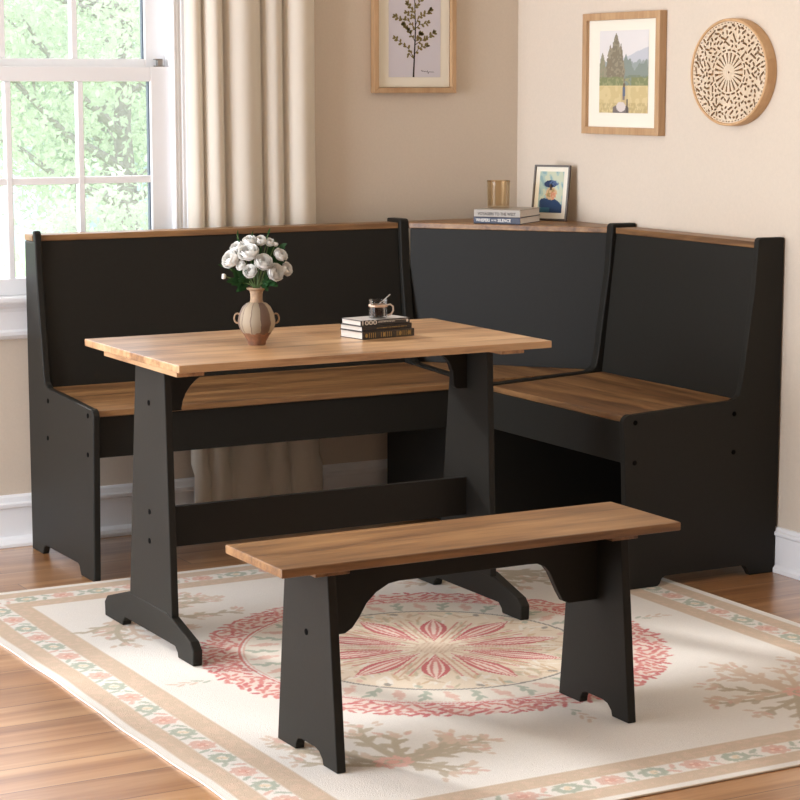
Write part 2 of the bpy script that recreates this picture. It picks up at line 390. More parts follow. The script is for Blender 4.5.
def window(name, x0, x1, detail=True):
    w = bpy.data.objects.new(name, None); C.objects.link(w); w.location = (x0, WY, OP0); w['kind'] = 'structure'
    g0, g1 = x0 + .061, x1 - .061; pw = (g1 - g0) / 3
    def sash(nm, y0, y1, zb, g0z, g1z, zt):
        bm = bmesh.new()
        box(bm, x0, g0, y0, y1, zb, zt); box(bm, g1, x1, y0, y1, zb, zt)
        box(bm, g0, g1, y0, y1, zb, g0z); box(bm, g0, g1, y0, y1, g1z, zt)
        for k in (1, 2): box(bm, g0 + pw * k - .009, g0 + pw * k + .009, y0 + .004, y1 - .006, g0z, g1z)
        zm = (g0z + g1z) / 2 - .004
        box(bm, g0, g1, y0 + .005, y1 - .007, zm - .01, zm + .01)
        s = obj(nm, bm, M['white'], w, .002)
        part('glass_pane', M['pane'], s, (g0, g1, (y0 + y1) / 2 + .004, (y0 + y1) / 2 + .006, g0z, g1z))
        # dark glazing gasket at the sides
        part('gasket', M['gasket'], s, (g1 - .004, g1, y0 + .012, y1 - .008, g0z, g1z), (g0, g0 + .004, y0 + .012, y1 - .008, g0z, g1z))
        return s
    lo = sash('lower_sash', WY, WY + .035, .717, .765, 1.318, 1.36)
    up = sash('upper_sash', WY + .037, WY + .072, 1.343, 1.383, 1.93, OP1)
    # jamb box round the sashes
    part('jamb', M['white'], w, (x1, x1 + .006, WY - .001, WY + .149, OP0, OP1), (x0 - .006, x0, WY - .001, WY + .149, OP0, OP1),
         (x0, x1, WY - .001, WY + .149, OP1, OP1 + .006), (x0, x1, WY + .002, WY + .149, OP0 + .002, .717),
         (x1 - .006, x1, WY + .073, WY + .149, .717, OP1), (x0, x0 + .006, WY + .073, WY + .149, .717, OP1))
    # fluted casing
    bm = bmesh.new()
    outer = {1: name == 'window_1', -1: name == 'window_3'}
    for a, s in ((x1, 1), (x0, -1)):
        prof = [(0, 0), (0, .018), (.006, .022), (.012, .018), (.02, .018), (.022, .014), (.028, .014), (.03, .018), (.04, .018), (.044, .024), (.058, .024), (.063, .012), (.063, 0)]
        if not outer[s]: prof = [(0, 0), (0, .018), (.006, .022), (.012, .018), (.02, .018), (.022, .014), (.0325, .014), (.0325, 0)]
        prism(bm, [(a + s * u, WY - d) for u, d in prof], 2, .717, OP1)
    hx0, hx1 = x0 - (.063 if outer[-1] else .0325), x1 + (.063 if outer[1] else .0325)
    box(bm, hx0, hx1, WY - .022, WY, OP1, OP1 + .075)
    obj('casing', bm, M['white'], w, .0015)
    part('sill', M['white'], w, (x0 - (.075 if outer[-1] else .0325), x1 + (.075 if outer[1] else .0325), WY - .05, WY + .002, .698, .717), bevel=.006)
    bm = bmesh.new()
    ap = [(0, .698), (.03, .698), (.03, .69), (.02, .682), (.017, .672), (.017, .622), (.024, .616), (.024, .606), (.016, .598), (0, .592)]
    prism(bm, [(WY - d, z) for d, z in ap], 0, x0 - (.06 if outer[-1] else .0325), x1 + (.06 if outer[1] else .0325))
    obj('apron', bm, M['white'], w, .001)
    # small tilt latch standing on the meeting rail
    bm = bmesh.new()
    box(bm, x1 - .040, x1 - .012, WY + .006, WY + .028, 1.36, 1.364)
    box(bm, x1 - .034, x1 - .018, WY + .009, WY + .025, 1.364, 1.380); box(bm, x1 - .042, x1 - .018, WY + .009, WY + .025, 1.380, 1.3835)
    obj('sash_latch', bm, M['steel'], lo, .001)
    return w
for i, (a, b) in enumerate(SX): window('window_%d' % (i + 1), a, b)

# ------------------------------------------------------------------ curtain
def curtain():
    bm = bmesh.new()
    # fold edges (x) and how far each bulges
    folds = [(-1.150, -1.098, .6), (-1.098, -1.030, .9), (-1.030, -.905, 1.0), (-.905, -.835, .8), (-.835, -.728, .95)]
    prof = []
    for x0, x1, a in folds:
        for i in range(16):
            t = i / 16; prof.append((x0 + (x1 - x0) * t, a * (abs(math.sin(PI * t ** .85)) ** .75)))
    prof.append((folds[-1][1], 0))
    zs = [.055, .1, .16, .19, .4, .6, .8, .95, 1.1, 1.3, 1.6, 1.9, 2.2]
    grid = []
    for z in zs:
        lo = z < .17
        base, amp, k = (.032, .028, 0) if lo else (.057, .051, 1)
        row = []
        for j, (x, d) in enumerate(prof):
            xx = x + .004 * math.sin(z * 2.1 + j * .02)
            row.append(bm.verts.new((xx, base - amp * d, z)))
        grid.append(row)
    for r0, r1 in zip(grid, grid[1:]):
        for j in range(len(prof) - 1): bm.faces.new((r0[j], r0[j + 1], r1[j + 1], r1[j]))
    o = obj('curtain', bm, M['curtain'], None, smooth=180)
    md = o.modifiers.new('cloth', 'SOLIDIFY'); md.thickness = .0022; md.offset = 0
    return tag(o, 'cream pleated curtain hanging beside the window behind the long bench back', 'curtain')
curtain()

# ------------------------------------------------------------------ corner bench
TOP, SEAT, T = .907, .4616, .02
def side_profile(front_lift=0.0, notch=None, capnotch=False):
    """(distance from wall, z) outline of a bench side panel"""
    p = []
    if capnotch: p += [(0, TOP - .028), (.066, TOP - .028), (.066, TOP + .002)]
    else: p += [(.0, TOP + .001)]
    p += arc(.074, TOP - .009, .011, 90, 10, 4)
    p += [(.094, .772), (.113, .64), (.128, .53)]
    p += [(.132, .510), (.137, .493), (.146, .486), (.160, .4805), (.18, .479)]
    p += [(.3, .4745), (.478, .4655)]
    p += arc(.486, .4445, .022, 88, 0, 5)
    p += [(.503, .34), (.490, front_lift)]
    p += [(.392, front_lift), (.385, .010), (.378, .024), (.368, .029), (.118, .029), (.104, .024), (.094, .012), (.088, 0)]
    if notch: p += [(notch[0], 0), (notch[0], notch[1]), (0, notch[1])]
    else: p += [(0, 0)]
    return p
bench = thing('corner_bench', 'black L-shaped corner bench with wooden seats and wood-capped high backs along both walls', 'bench', (-.55, -.25, 0))
LX0 = -1.668; MX = -.486; RY0 = -1.26; MY = -.582; TM = .030; CT = TOP - .010
def side(pr, ax, a, b):
    bm = bmesh.new(); prism(bm, pr, ax, a, b)
    return obj('side_panel', bm, M['black'], bench, .004, seg=3)
yv = lambda pr: [(-d, z) for d, z in pr]      # along the window wall: y = -d
pL = side(yv(side_profile(0, None, True)), 0, LX0, LX0 + T)
pM = side(yv(side_profile(0)), 0, MX - TM, MX)
pR = side(yv(side_profile(.0045, (.004, .126))), 1, RY0, RY0 + T)   # here (x, z) with x = -d
pN = side(yv(side_profile(.0045)), 1, MY, MY + TM)
# bolt covers
def bolts(panel, pts, ax, face, out):
    for u, z in pts:
        bm = bmesh.new(); n = 12; r = .0065
        ring = [(u + r * math.cos(2 * PI * i / n), z + r * math.sin(2 * PI * i / n)) for i in range(n)]
        prism(bm, ring, ax, face - out * .001, face + out * .0012)
        o = obj('bolt_cap', bm, M['hole'], panel)
bolts(pR, [(-.472, .445), (-.472, .34), (-.153, .445), (-.153, .342)], 1, RY0, -1)
bolts(pL, [(-.47, .446), (-.464, .341), (-.162, .446), (-.154, .341)], 0, LX0, -1)
# back boards: slope with the panels' front edges
def sloped(x_of, a, b, ax, z0, z1, th, name, m=M['black']):
    bm = bmesh.new()
    pts = [(-(x_of(z0)), z0), (-(x_of(z1)), z1), (-(x_of(z1) - th), z1), (-(x_of(z0) - th), z0)]
    prism(bm, pts, ax, a, b)
    return obj(name, bm, m, bench, .001)
fd = lambda z: .067 + (TOP - z) / (TOP - .46) * .050     # front face of the back board, inside the panel edge
sloped(fd, LX0 + T, MX - TM, 0, .462, CT - .017, .014, 'backrest')
sloped(fd, RY0 + T, MY, 1, .462, CT - .017, .014, 'backrest')
# caps
part('cap_rail', M['seatX'], bench, (LX0 + T, MX - TM, -.074, -.002, CT - .017, CT), (LX0 - .001, LX0 + T, -.066, -.002, CT - .017, CT), bevel=.002)
part('cap_rail', M['seatY'], bench, (-.074, -.002, RY0 + T, MY, CT - .017, CT), bevel=.002)
# seats
def tilted_seat(ax, a, b, m):
    bm = bmesh.new(); pr = [(-.490, .4425), (-.490, .4600), (-.1145, .4770), (-.1145, .4595)]
    prism(bm, pr, ax, a, b); obj('seat', bm, m, bench, .003)
tilted_seat(0, LX0 + T, MX - TM, M['seatX'])
tilted_seat(1, RY0 + T, MY, M['seatY'])
# aprons and the hanging boards behind
part('apron', M['black'], bench, (LX0 + T, MX - TM, -.480, -.462, .332, .443), bevel=.002)
part('apron', M['black'], bench, (-.492, -.474, RY0 + T, MY, .337, .443), bevel=.002)
part('seat_rail', M['black'], bench, (LX0 + T, MX - TM, -.135, -.117, .34, .4435))
part('kick_board', M['black'], bench, (-.030, -.015, RY0 + T, MY, .03, .4435))
# corner unit: diagonal back, triangular shelf top, pentagonal seat, diagonal front
e1 = Vector((MX, -.098)); e2 = Vector((-.086, MY + TM))
def poly(name, pts, z0, z1, m, bevel=.002):
    bm = bmesh.new(); prism(bm, pts, 2, z0, z1); return obj(name, bm, m, bench, bevel)
poly('corner_shelf', [(MX, -.004), (MX, -.083), (-.083, MY + TM), (-.004, MY + TM), (-.004, -.004)], CT - .017, CT, M['seatX'])
dd = (e2 - e1).normalized(); nn = Vector((-dd.y, dd.x));  nn = nn if nn.x > 0 else -nn   # towards the corner
def diag(name, a, b, z0, z1, off0, off1, th, m):
    bm = bmesh.new(); vs = []
    for z, off in ((z0, off0), (z1, off1)):
        for p, t in ((a, 0), (b, 0), (b, th), (a, th)):
            q = p + nn * (off + t); vs.append(bm.verts.new((q.x, q.y, z)))
    for f in ((0, 1, 2, 3), (4, 5, 6, 7), (0, 1, 5, 4), (1, 2, 6, 5), (2, 3, 7, 6), (3, 0, 4, 7)): bm.faces.new([vs[i] for i in f])
    return obj(name, bm, m, bench, .001)
diag('backrest', e1 - dd * .004, e2 + dd * .004, SEAT + .0135, CT - .017, .004, .004, .012, M['black'])
poly('corner_seat', [(MX, -.03), (MX, -.484), (-.5, MY + TM), (-.03, MY + TM), (-.03, -.03)], .457, SEAT + .0135, M['seatY'])
part('corner_kick_board', M['black'], bench, (-.5, -.03, -.045, -.03, .03, .44), (-.045, -.03, -.5, -.045, .03, .44))

# ------------------------------------------------------------------ dining table
RUG = .0045
tb = thing('dining_table', 'rectangular wooden-topped dining table with black trestle legs carrying the vase', 'table', (-1.323, -1.13, RUG))
TZ = .6964
part('tabletop', M['oakX'], tb, (-1.811, -.8355, -1.422, -.839, TZ - .0175, TZ), bevel=.0022)
part('batten', M['oakY'], tb, (-1.802, -1.735, -1.388, -.945, TZ - .0305, TZ - .0175), bevel=.001)
part('batten', M['oakY'], tb, (-.958, -.893, -1.388, -.93, TZ - .0305, TZ - .0175), bevel=.001)
LZ = TZ - .0305
def foot_profile(z0):
    h = [(-.85, z0), (-.848, z0 + .036), (-.866, .058), (-1.0, .096)]
    left = h; right = [(-2.26 - y + .013, z) for y, z in h[::-1]]
    under = [(-1.31, z0), (-1.306, .016), (-1.292, .028), (-.985, .028), (-.971, .016), (-.967, z0)]
    return left + right + under
def trestle(x0, x1, px0, px1):
    bm = bmesh.new()
    prism(bm, [(-1.012, .09), (-1.272, .09), (-1.248, LZ), (-1.074, LZ)], 0, px0, px1)
    leg = obj('leg', bm, M['black'], tb, .002)
    bm = bmesh.new(); prism(bm, foot_profile(RUG), 0, x0, x1)
    obj('foot', bm, M['black'], leg, .003)
    return leg
tl = trestle(-1.7767, -1.753, -1.774, -1.756)
tr = trestle(-.903, -.877, -.914, -.896)
bolts(tl, [(-1.154, .577), (-1.147, .318), (-1.144, .248)], 0, -1.774, -1)
part('stretcher', M['black'], tb, (-1.756, -.9, -1.152, -1.134, .228, .325), bevel=.002)
pr = [(-1.756, LZ), (-.9, LZ), (-.9, .553)] + [(-.935, .553)] + arc(-.938, .567, .014, 270, 180, 4) + [(-.954, .60)] + arc(-1.01, .592, .054, 8, 90, 6) + \
     [(-1.56, .648)] + arc(-1.575, .551, .116, 92, 176, 8, .097) + [(-1.69, .553), (-1.756, .553)]
bm = bmesh.new(); prism(bm, pr, 1, -1.152, -1.134); obj('apron', bm, M['black'], tb, .002)

# ------------------------------------------------------------------ stool bench
sb = thing('bench', 'low backless bench with wooden top and black tapered legs in front of table', 'bench', (-1.4985, -2.105, RUG))
SZ = .4163; SL = SZ - .031
part('seat', M['seatX'], sb, (-1.955, -1.042, -2.234, -1.98, SZ - .0175, SZ), bevel=.0022)
part('batten', M['seatY'], sb, (-1.870, -1.796, -2.204, -2.01, SL, SZ - .0175), bevel=.001)
part('batten', M['seatY'], sb, (-1.192, -1.128, -2.204, -2.01, SL, SZ - .0175), bevel=.001)
def stool_leg(x0, x1):
    p = [(-2.012, SL), (-1.972, RUG), (-2.054, RUG), (-2.056, .017), (-2.064, .028), (-2.078, .032), (-2.138, .032), (-2.156, .028), (-2.170, .016), (-2.174, RUG), (-2.2335, RUG), (-2.196, SL)]
    bm = bmesh.new(); prism(bm, p, 0, x0, x1); return obj('leg', bm, M['black'], sb, .002)
l1 = stool_leg(-1.841, -1.821); l2 = stool_leg(-1.166, -1.146)
bolts(l1, [(-2.106, .255)], 0, -1.841, -1)
pr = [(-1.821, SL), (-1.166, SL), (-1.166, .242), (-1.236, .242)] + [(-1.25, .248), (-1.262, .268), (-1.272, .288), (-1.284, .312), (-1.296, .326), (-1.314, .334), (-1.335, .335)] + \
     [(-1.64, .335), (-1.662, .332), (-1.69, .318), (-1.712, .298), (-1.728, .272), (-1.744, .252), (-1.760, .243), (-1.821, .242)]
bm = bmesh.new(); prism(bm, pr, 1, -2.114, -2.096); obj('apron', bm, M['black'], sb, .002)

# ------------------------------------------------------------------ rug
def make_rug():
    X0, X1, Y0, Y1 = -2.088, -.322, -2.612, -.497
    st = .0036; nx = int((X1 - X0) / st); ny = int((Y1 - Y0) / st)
    xs = np.linspace(X0, X1, nx + 1); ys = np.linspace(Y0, Y1, ny + 1)
    X, Y = np.meshgrid(xs, ys)
    cream = s2l((228, 223, 216)); tan = s2l((204, 184, 163)); coral = s2l((216, 182, 168)); pink = s2l((208, 138, 132)); sage = s2l((176, 183, 168))
    olive = s2l((190, 178, 158)); ptan = s2l((212, 192, 174)); straw = s2l((226, 212, 192)); grey = s2l((150, 146, 138)); rose = s2l((200, 118, 118))
    I = np.ones(X.shape + (3,)) * cream
    nz = vnoise(X * 90, Y * 90, 1); n2 = vnoise(X * 45 + 7, Y * 45, 2); n3 = vnoise(X * 200, Y * 200, 3)
    e = np.minimum(np.minimum(X - X0, X1 - X), np.minimum(Y - Y0, Y1 - Y))
    def put(mask, c, a=1.0):
        I[mask] = I[mask] * (1 - a) + c * a
    def blob(cx, cy, a, b, ang, c, al=1.0, wob=0.0):
        R = max(a, b) * 1.3
        i0, i1 = np.searchsorted(xs, (cx - R, cx + R)); j0, j1 = np.searchsorted(ys, (cy - R, cy + R))
        if i1 <= i0 or j1 <= j0: return
        x = X[j0:j1, i0:i1] - cx; y = Y[j0:j1, i0:i1] - cy
        u = x * math.cos(ang) + y * math.sin(ang); v = -x * math.sin(ang) + y * math.cos(ang)
        d = np.sqrt((u / a) ** 2 + (v / b) ** 2)
        if wob: d = d * (1 + wob * (n3[j0:j1, i0:i1] - .5))
        m = np.clip((1.12 - d) / .24, 0, 1)[..., None] * al
        I[j0:j1, i0:i1] = I[j0:j1, i0:i1] * (1 - m) + c * m
    # bands
    for a, b in ((.024, .066), (.128, .178)):
        put((e > a) & (e < b), tan); put((e > a) & (e < b) & (nz > .62), s2l((214, 190, 170)), .7)
        put((np.abs(e - a) < .003) | (np.abs(e - b) < .003), s2l((202, 182, 160)), .7)
    # border flowers
    ec = .097
    sides = [((X0 + ec, Y0 + ec), (X1 - ec, Y0 + ec)), ((X1 - ec, Y0 + ec), (X1 - ec, Y1 - ec)), ((X1 - ec, Y1 - ec), (X0 + ec, Y1 - ec)), ((X0 + ec, Y1 - ec), (X0 + ec, Y0 + ec))]
    R0 = random.Random(3)
    for p, q in sides:
        L = math.hypot(q[0] - p[0], q[1] - p[1]); n = int(round(L / .098)); t = math.atan2(q[1] - p[1], q[0] - p[0])
        ux, uy = math.cos(t), math.sin(t); vx, vy = -uy, ux
        for k in range(n):
            s = (k + .0) * L / n
            cx, cy = p[0] + ux * s, p[1] + uy * s
            at = lambda a, b: (cx + ux * a + vx * b, cy + uy * a + vy * b)
            if k % 2 == 0:
                for i in range(7):
                    an = i * 2 * PI / 7 + k; r = .0175
                    blob(*at(r * math.cos(an) * 1.15, r * math.sin(an)), .0125, .0095, t + an + .8, coral, .95, .5)
                blob(*at(0, 0), .013, .011, t, s2l((214, 166, 152)), .95)
                for i in range(3): blob(*at(.012 * math.cos(i * 2.1 + k), .010 * math.sin(i * 2.1 + k)), .005, .0028, t + i, s2l((240, 214, 198)), .8)
            else:
                for i in range(8):
                    an = i * 2 * PI / 8 + k * .7; r = .018
                    blob(*at(r * math.cos(an) * 1.25, r * math.sin(an)), .0145, .0068, t + an + 1.1, sage, .95, .5)
                blob(*at(0, 0), .012, .008, t + 1, s2l((222, 206, 180)), .9)
                blob(*at(.004, -.003), .004, .003, t, sage, .8)
            for sg in (-1, 1):
                blob(*at(.046 + sg * .006, sg * .013), .016, .0055, t + .9 * sg + R0.uniform(-.4, .4), sage if R0.random() < .6 else coral, .9, .5)
            blob(*at(.049, 0), .004, .004, 0, sage, .7)
    # medallion
    mx, my = -1.214, -1.515
    dx, dy = X - mx, Y - my; r = np.hypot(dx, dy); th = np.arctan2(dy, dx)
    edge = .536 + .008 * np.cos(th * 44) + .006 * (n2 - .5)
    ring = (r > .462) & (r < edge)
    put(ring, s2l((226, 208, 198)))
    RM = random.Random(21); made = []
    for _ in range(5200):
        a = RM.uniform(0, 2 * PI); q = RM.uniform(.468, .548); px, py = mx + q * math.cos(a), my + q * math.sin(a)
        if all((px - g[0]) ** 2 + (py - g[1]) ** 2 > .00024 for g in made): made.append((px, py, a))
    for i, (px, py, a) in enumerate(made):
        sw = a + (.9 if i % 2 else -.8) + RM.uniform(-.5, .5)
        blob(px, py, RM.uniform(.011, .016), RM.uniform(.0048, .0066), sw, pink if i % 3 else rose, .95, .5)
    put((np.abs(r - .456) < .0035), pink); put(np.abs(r - .446) < .002, coral)
    put((r < .443), s2l((226, 219, 208)))
    for k in range(44):
        a = k * 2 * PI / 44; c, s = math.cos(a), math.sin(a)
        def at(rr, tt): return (mx + rr * c - tt * s, my + rr * s + tt * c)
        if k % 2 == 0:
            blob(*at(.402, 0), .021, .014, a + .5, coral, .95, .6); blob(*at(.428, .009), .010, .007, a, coral, .85); blob(*at(.374, -.007), .010, .007, a + 1, coral, .85)
        else:
            for i, (rr, tt, da) in enumerate(((.378, .004, .5), (.396, -.005, -.5), (.412, .005, .6), (.428, -.004, -.5))):
                blob(*at(rr, tt), .018, .0068, a + da, sage, .95, .4)
            blob(*at(.40, 0), .034, .004, a + .06, sage, .9)
    put(np.abs(r - .352) < .004, grey, .95)
    inn = r < .347
    put(inn, straw)
    RM = random.Random(33)
    for k in range(520):
        a = RM.uniform(0, 2 * PI); q = .06 + .27 * RM.random() ** .6
        c = (s2l((204, 182, 156)), s2l((232, 224, 210)), s2l((208, 182, 150)), s2l((196, 186, 160)), s2l((232, 226, 216)))[k % 5]
        L = RM.uniform(.014, .03) * (.5 + q * 1.6)
        blob(mx + q * math.cos(a), my + q * math.sin(a), L, RM.uniform(.0028, .0052) * (.6 + q * 2), a + RM.uniform(-.25, .25) * (1 + 3 * (q > .25)), c, .85, .5)
    for k in range(30):
        a = (k + .5) * 2 * PI / 30
        blob(mx + .33 * math.cos(a), my + .33 * math.sin(a), .012, .0075, a + .6, (grey, sage, coral)[k % 3], .85, .5)
    a0 = math.radians(61)
    for k in range(10):
        a = a0 + k * 2 * PI / 10
        u = dx * math.cos(a) + dy * math.sin(a); v = -dx * math.sin(a) + dy * math.cos(a)
        u0, u1, wd = .045, (.315 if k % 5 else .275), .033
        t = np.clip((u - u0) / (u1 - u0), 0, 1)
        w = wd * np.clip(np.sin(PI * t ** 1.35), 0, 1) ** 1.3
        body = (np.abs(v) < w) & (u > u0) & (u < u1)
        put(body, s2l((234, 212, 200)))
        q = np.abs(v) / np.maximum(w, 1e-5)
        put(body & (q > .62), rose); put(body & (q > .18) & (q < .42) & (t > .3) & (t < .92), pink)
        put(body & (t < .34) & (q < .5), pink, .8)
        ab = a + PI / 10
        u = dx * math.cos(ab) + dy * math.sin(ab); v = -dx * math.sin(ab) + dy * math.cos(ab)
        put((u > .09) & (u < .25) & (np.abs(np.abs(v) - .012 - .04 * (u - .09)) < .0028), pink, .85)
        put((u > .03) & (u < .27) & (np.abs(v) < .003), s2l((206, 170, 146)), .8)
    put((r < .05), s2l((222, 204, 184))); put((r < .05) & (np.sin(dx * 400) * np.sin(dy * 400) > .3), s2l((196, 170, 146)), .8)
    # field motifs in the four corners
    R = random.Random(5)
    fx0, fx1, fy0, fy1 = X0 + .178, X1 - .178, Y0 + .178, Y1 - .178
    for sx, bx in ((1, fx0), (-1, fx1)):
        for sy, by in ((1, fy0), (-1, fy1)):
            cx, cy = bx + sx * .20, by + sy * .215
            R = random.Random(5 + (sx > 0) * 2 + (sy > 0))
            for k in range(17):
                # stems fan out from the corner of the field towards the medallion's flanks
                base = math.atan2(sy, sx)
                side_ = -1 if k % 2 else 1
                h = base + side_ * R.uniform(.35, 2.1); x, y = cx + R.uniform(-.03, .03), cy + R.uniform(-.03, .03)
                cur = -side_ * R.uniform(-.5, 1.5); n = R.randint(10, 17)
                leaf = olive if R.random() < .8 else ptan
                for i in range(n):
                    h += cur * .045; x += .0145 * math.cos(h); y += .0145 * math.sin(h)
                    if not (fx0 + .02 < x < fx1 - .02 and fy0 + .02 < y < fy1 - .02) or math.hypot(x - mx, y - my) < .605: break
                    blob(x, y, .014, .0085 * (1.2 - i / n * .6), h, leaf, .9)
                    if i > 2 and i % 2 == 0:
                        sg = 1 if (i // 2) % 2 else -1
                        blob(x + .014 * math.cos(h + sg * .9), y + .014 * math.sin(h + sg * .9), (.022), .0088, h + sg * .75, leaf, .9, .4)
                else:
                    for i in range(9):
                        an = R.uniform(-1.3, 1.3) + h; rr = R.uniform(.005, .05)
                        px, py = x + rr * math.cos(an), y + rr * math.sin(an)
                        if fx0 + .012 < px < fx1 - .012 and fy0 + .012 < py < fy1 - .012 and math.hypot(px - mx, py - my) > .59:
                            blob(px, py, .012, .0058, an + .3, ptan if i % 6 else coral, .85, .5)
            for i in range(8):
                an = i * PI / 4
                blob(cx + .03 * math.cos(an), cy + .026 * math.sin(an), .017, .0075, an + .9, s2l((226, 182, 170)), .9, .4)
            blob(cx, cy, .014, .012, 0, s2l((222, 170, 158)), .9)
    # sprigs at the four points of the medallion
    for a in (0, PI / 2, PI, 3 * PI / 2):
        for i in range(6):
            rr = .585 + i * .015; tt = (-1) ** i * .008
            blob(mx + rr * math.cos(a) - tt * math.sin(a), my + rr * math.sin(a) + tt * math.cos(a), .014, .005, a + .5 * (-1) ** i, sage if i < 2 else ptan, .9, .4)
    I *= (1 + .05 * (vnoise(X * 320, Y * 320, 12) - .5))[..., None]
    Z = np.full_like(X, RUG - .0005)
    Xw = X.copy(); wv = .0025 * np.sin(Y * 8) + .0012 * np.sin(Y * 23 + 1)
    Xw += wv * np.clip(1 - (X - X0) / .25, 0, 1)
    rr = thing('rug', 'cream floral rug with round pink medallion spread under the table', 'rug', (mx, my, 0))
    co = np.stack([Xw - mx, Y - my, Z], -1)
    o = color_grid('rug_pile', co, I, nx, ny, M['rug'], rr, skirt=.0005)
    # bound edge, a part of its own
    bm = bmesh.new()
    prof = []
    ring = [(Xw[0, i], Y[0, i]) for i in range(0, nx + 1, 6)] + [(Xw[j, nx], Y[j, nx]) for j in range(0, ny + 1, 6)] + \
           [(Xw[ny, i], Y[ny, i]) for i in range(nx, -1, -6)] + [(Xw[j, 0], Y[j, 0]) for j in range(ny, -1, -6)]
    pts = []
    for p in ring:
        if not pts or math.hypot(p[0] - pts[-1][0], p[1] - pts[-1][1]) > .004: pts.append(p)
    tube(bm, [(x, y, .0026) for x, y in pts], .0024, 6, closed=True)
    obj('edge_binding', bm, plain('cream_binding', col(226, 216, 202), .9), rr, smooth=180)
make_rug()

# ------------------------------------------------------------------ pictures on the walls
def frame_part(parent, ax, a0, a1, z0, z1, w, back, front, m, name='frame'):
    """mitred picture frame in a wall plane; ax = axis running along the wall"""
    bm = bmesh.new()
    o = [(a0, z0), (a1, z0), (a1, z1), (a0, z1)]; i_ = [(a0 + w, z0 + w), (a1 - w, z0 + w), (a1 - w, z1 - w), (a0 + w, z1 - w)]
    def P(p, d): return (p[0], d, p[1]) if ax == 0 else (d, p[0], p[1])
    for k in range(4):
        j = (k + 1) % 4; vs = []
        for d in (back, front):
            for p in (o[k], o[j], i_[j], i_[k]): vs.append(bm.verts.new(P(p, d)))
        for f in ((0, 1, 2, 3), (4, 5, 6, 7), (0, 1, 5, 4), (1, 2, 6, 5), (2, 3, 7, 6), (3, 0, 4, 7)): bm.faces.new([vs[q] for q in f])
    return obj(name, bm, m, parent, .0012)
def botanical():
    x0, x1, z0, z1 = -.526, -.2365, 1.284, 1.72
    t = thing('framed_print', 'oak-framed botanical print of a slender leafy tree on the window wall', 'picture', (-.3915, WY, z0))
    frame_part(t, 0, x0, x1, z0, z1, .0165, WY - .001, WY - .026, M['frame'])
    part('mount', M['mat'], t, (x0 + .018, x1 - .018, WY - .012, WY - .009, z0 + .018, z1 - .018))
    p = part('print', M['paper'], t, (-.469, -.287, WY - .0128, WY - .0122, 1.332, 1.672))
    Y = WY - .0131
    P = lambda cx, cy: Vector((-.469 + (cx - 144) * .000441, Y, 1.332 + (620 - cy) * .000374))
    bm = bmesh.new(); lf = bmesh.new(); R = random.Random(4)
    def branch(pts, r0, r1):
        ps = [P(*q) for q in pts]
        # smooth the polyline
        for _ in range(2):
            q = [ps[0]]
            for a, b in zip(ps, ps[1:]): q += [a * .75 + b * .25, a * .25 + b * .75]
            q.append(ps[-1]); ps = q
        n = len(ps)
        for i in range(n - 1):
            a, b = ps[i], ps[i + 1]; d = (b - a).normalized(); s = Vector((-d.z, 0, d.x))
            ra = r0 + (r1 - r0) * i / n; rb = r0 + (r1 - r0) * (i + 1) / n
            vs = [bm.verts.new(v) for v in (a - s * ra, b - s * rb, b + s * rb, a + s * ra)]
            bm.faces.new(vs)
        return ps
    def leaf(c, ang, L=.0105, w=.0042):
        u = Vector((math.cos(ang), 0, math.sin(ang))); v = Vector((-u.z, 0, u.x))
        c = Vector(c) + u * L * .8; c.y = Y - .0002
        ellipse_face(lf, c, u * L, v * w, 8)
    k = .00075
    branch([(340, 620), (344, 520), (352, 330), (356, 200), (350, 60), (346, -120)], 4.2 * k, 1.0 * k)
    br = [([(344, 470), (310, 400), (280, 370), (225, 330), (195, 300)], 5), ([(344, 440), (385, 380), (420, 370), (450, 365)], 4), ([(350, 360), (400, 320), (440, 310), (480, 280), (505, 255)], 6),
          ([(352, 330), (310, 260), (280, 215), (262, 190)], 6), ([(352, 240), (320, 180), (280, 150), (230, 150), (195, 125)], 5), ([(356, 225), (390, 190), (430, 185), (455, 178)], 3),
          ([(356, 200), (375, 140), (420, 110), (465, 95), (475, 75)], 6), ([(352, 110), (320, 60), (290, 20)], 4), ([(350, 60), (380, 20), (420, -30)], 4), ([(354, 150), (320, 130), (285, 95)], 3),
          ([(344, 470), (320, 450), (305, 420), (298, 440)], 1), ([(358, 330), (385, 280), (400, 265)], 4), ([(352, 0), (310, -60), (280, -80)], 5), ([(350, -40), (390, -90), (410, -120)], 5), ([(355, 230), (310, 245), (300, 230)], 2)]
    for pts, nl in br:
        ps = branch(pts, 1.5 * k, .5 * k)
        for i in range(nl * 2):
            q = ps[int(len(ps) * (.22 + .78 * i / (nl * 2)))]
            d = (ps[-1] - ps[0]); a = math.atan2(d.z, d.x)
            leaf(q, a + (1 if i % 2 else -1) * R.uniform(.4, 1.2), R.uniform(.0052, .0075), R.uniform(.003, .0043))
        leaf(ps[-1], math.atan2((ps[-1] - ps[-4]).z, (ps[-1] - ps[-4]).x), .0055, .003)
    for f in lf.faces: f.material_index = 1
    tmp = bpy.data.meshes.new('tmp'); lf.to_mesh(tmp); lf.free(); bm.from_mesh(tmp); bpy.data.meshes.remove(tmp)
    pts = [(400, 572), (408, 562), (412, 575), (420, 568), (428, 576), (436, 570), (445, 578), (452, 566), (458, 592), (462, 576), (505, 578)]
    ps = [P(*q) for q in pts]
    for a, b in zip(ps, ps[1:]):
        d = (b - a).normalized(); s = Vector((-d.z, 0, d.x)) * .0006
        bm.faces.new([bm.verts.new(v) for v in (a - s, b - s, b + s, a + s)])
    obj('drawing', bm, [M['ink'], M['leafink']], p)
botanical()

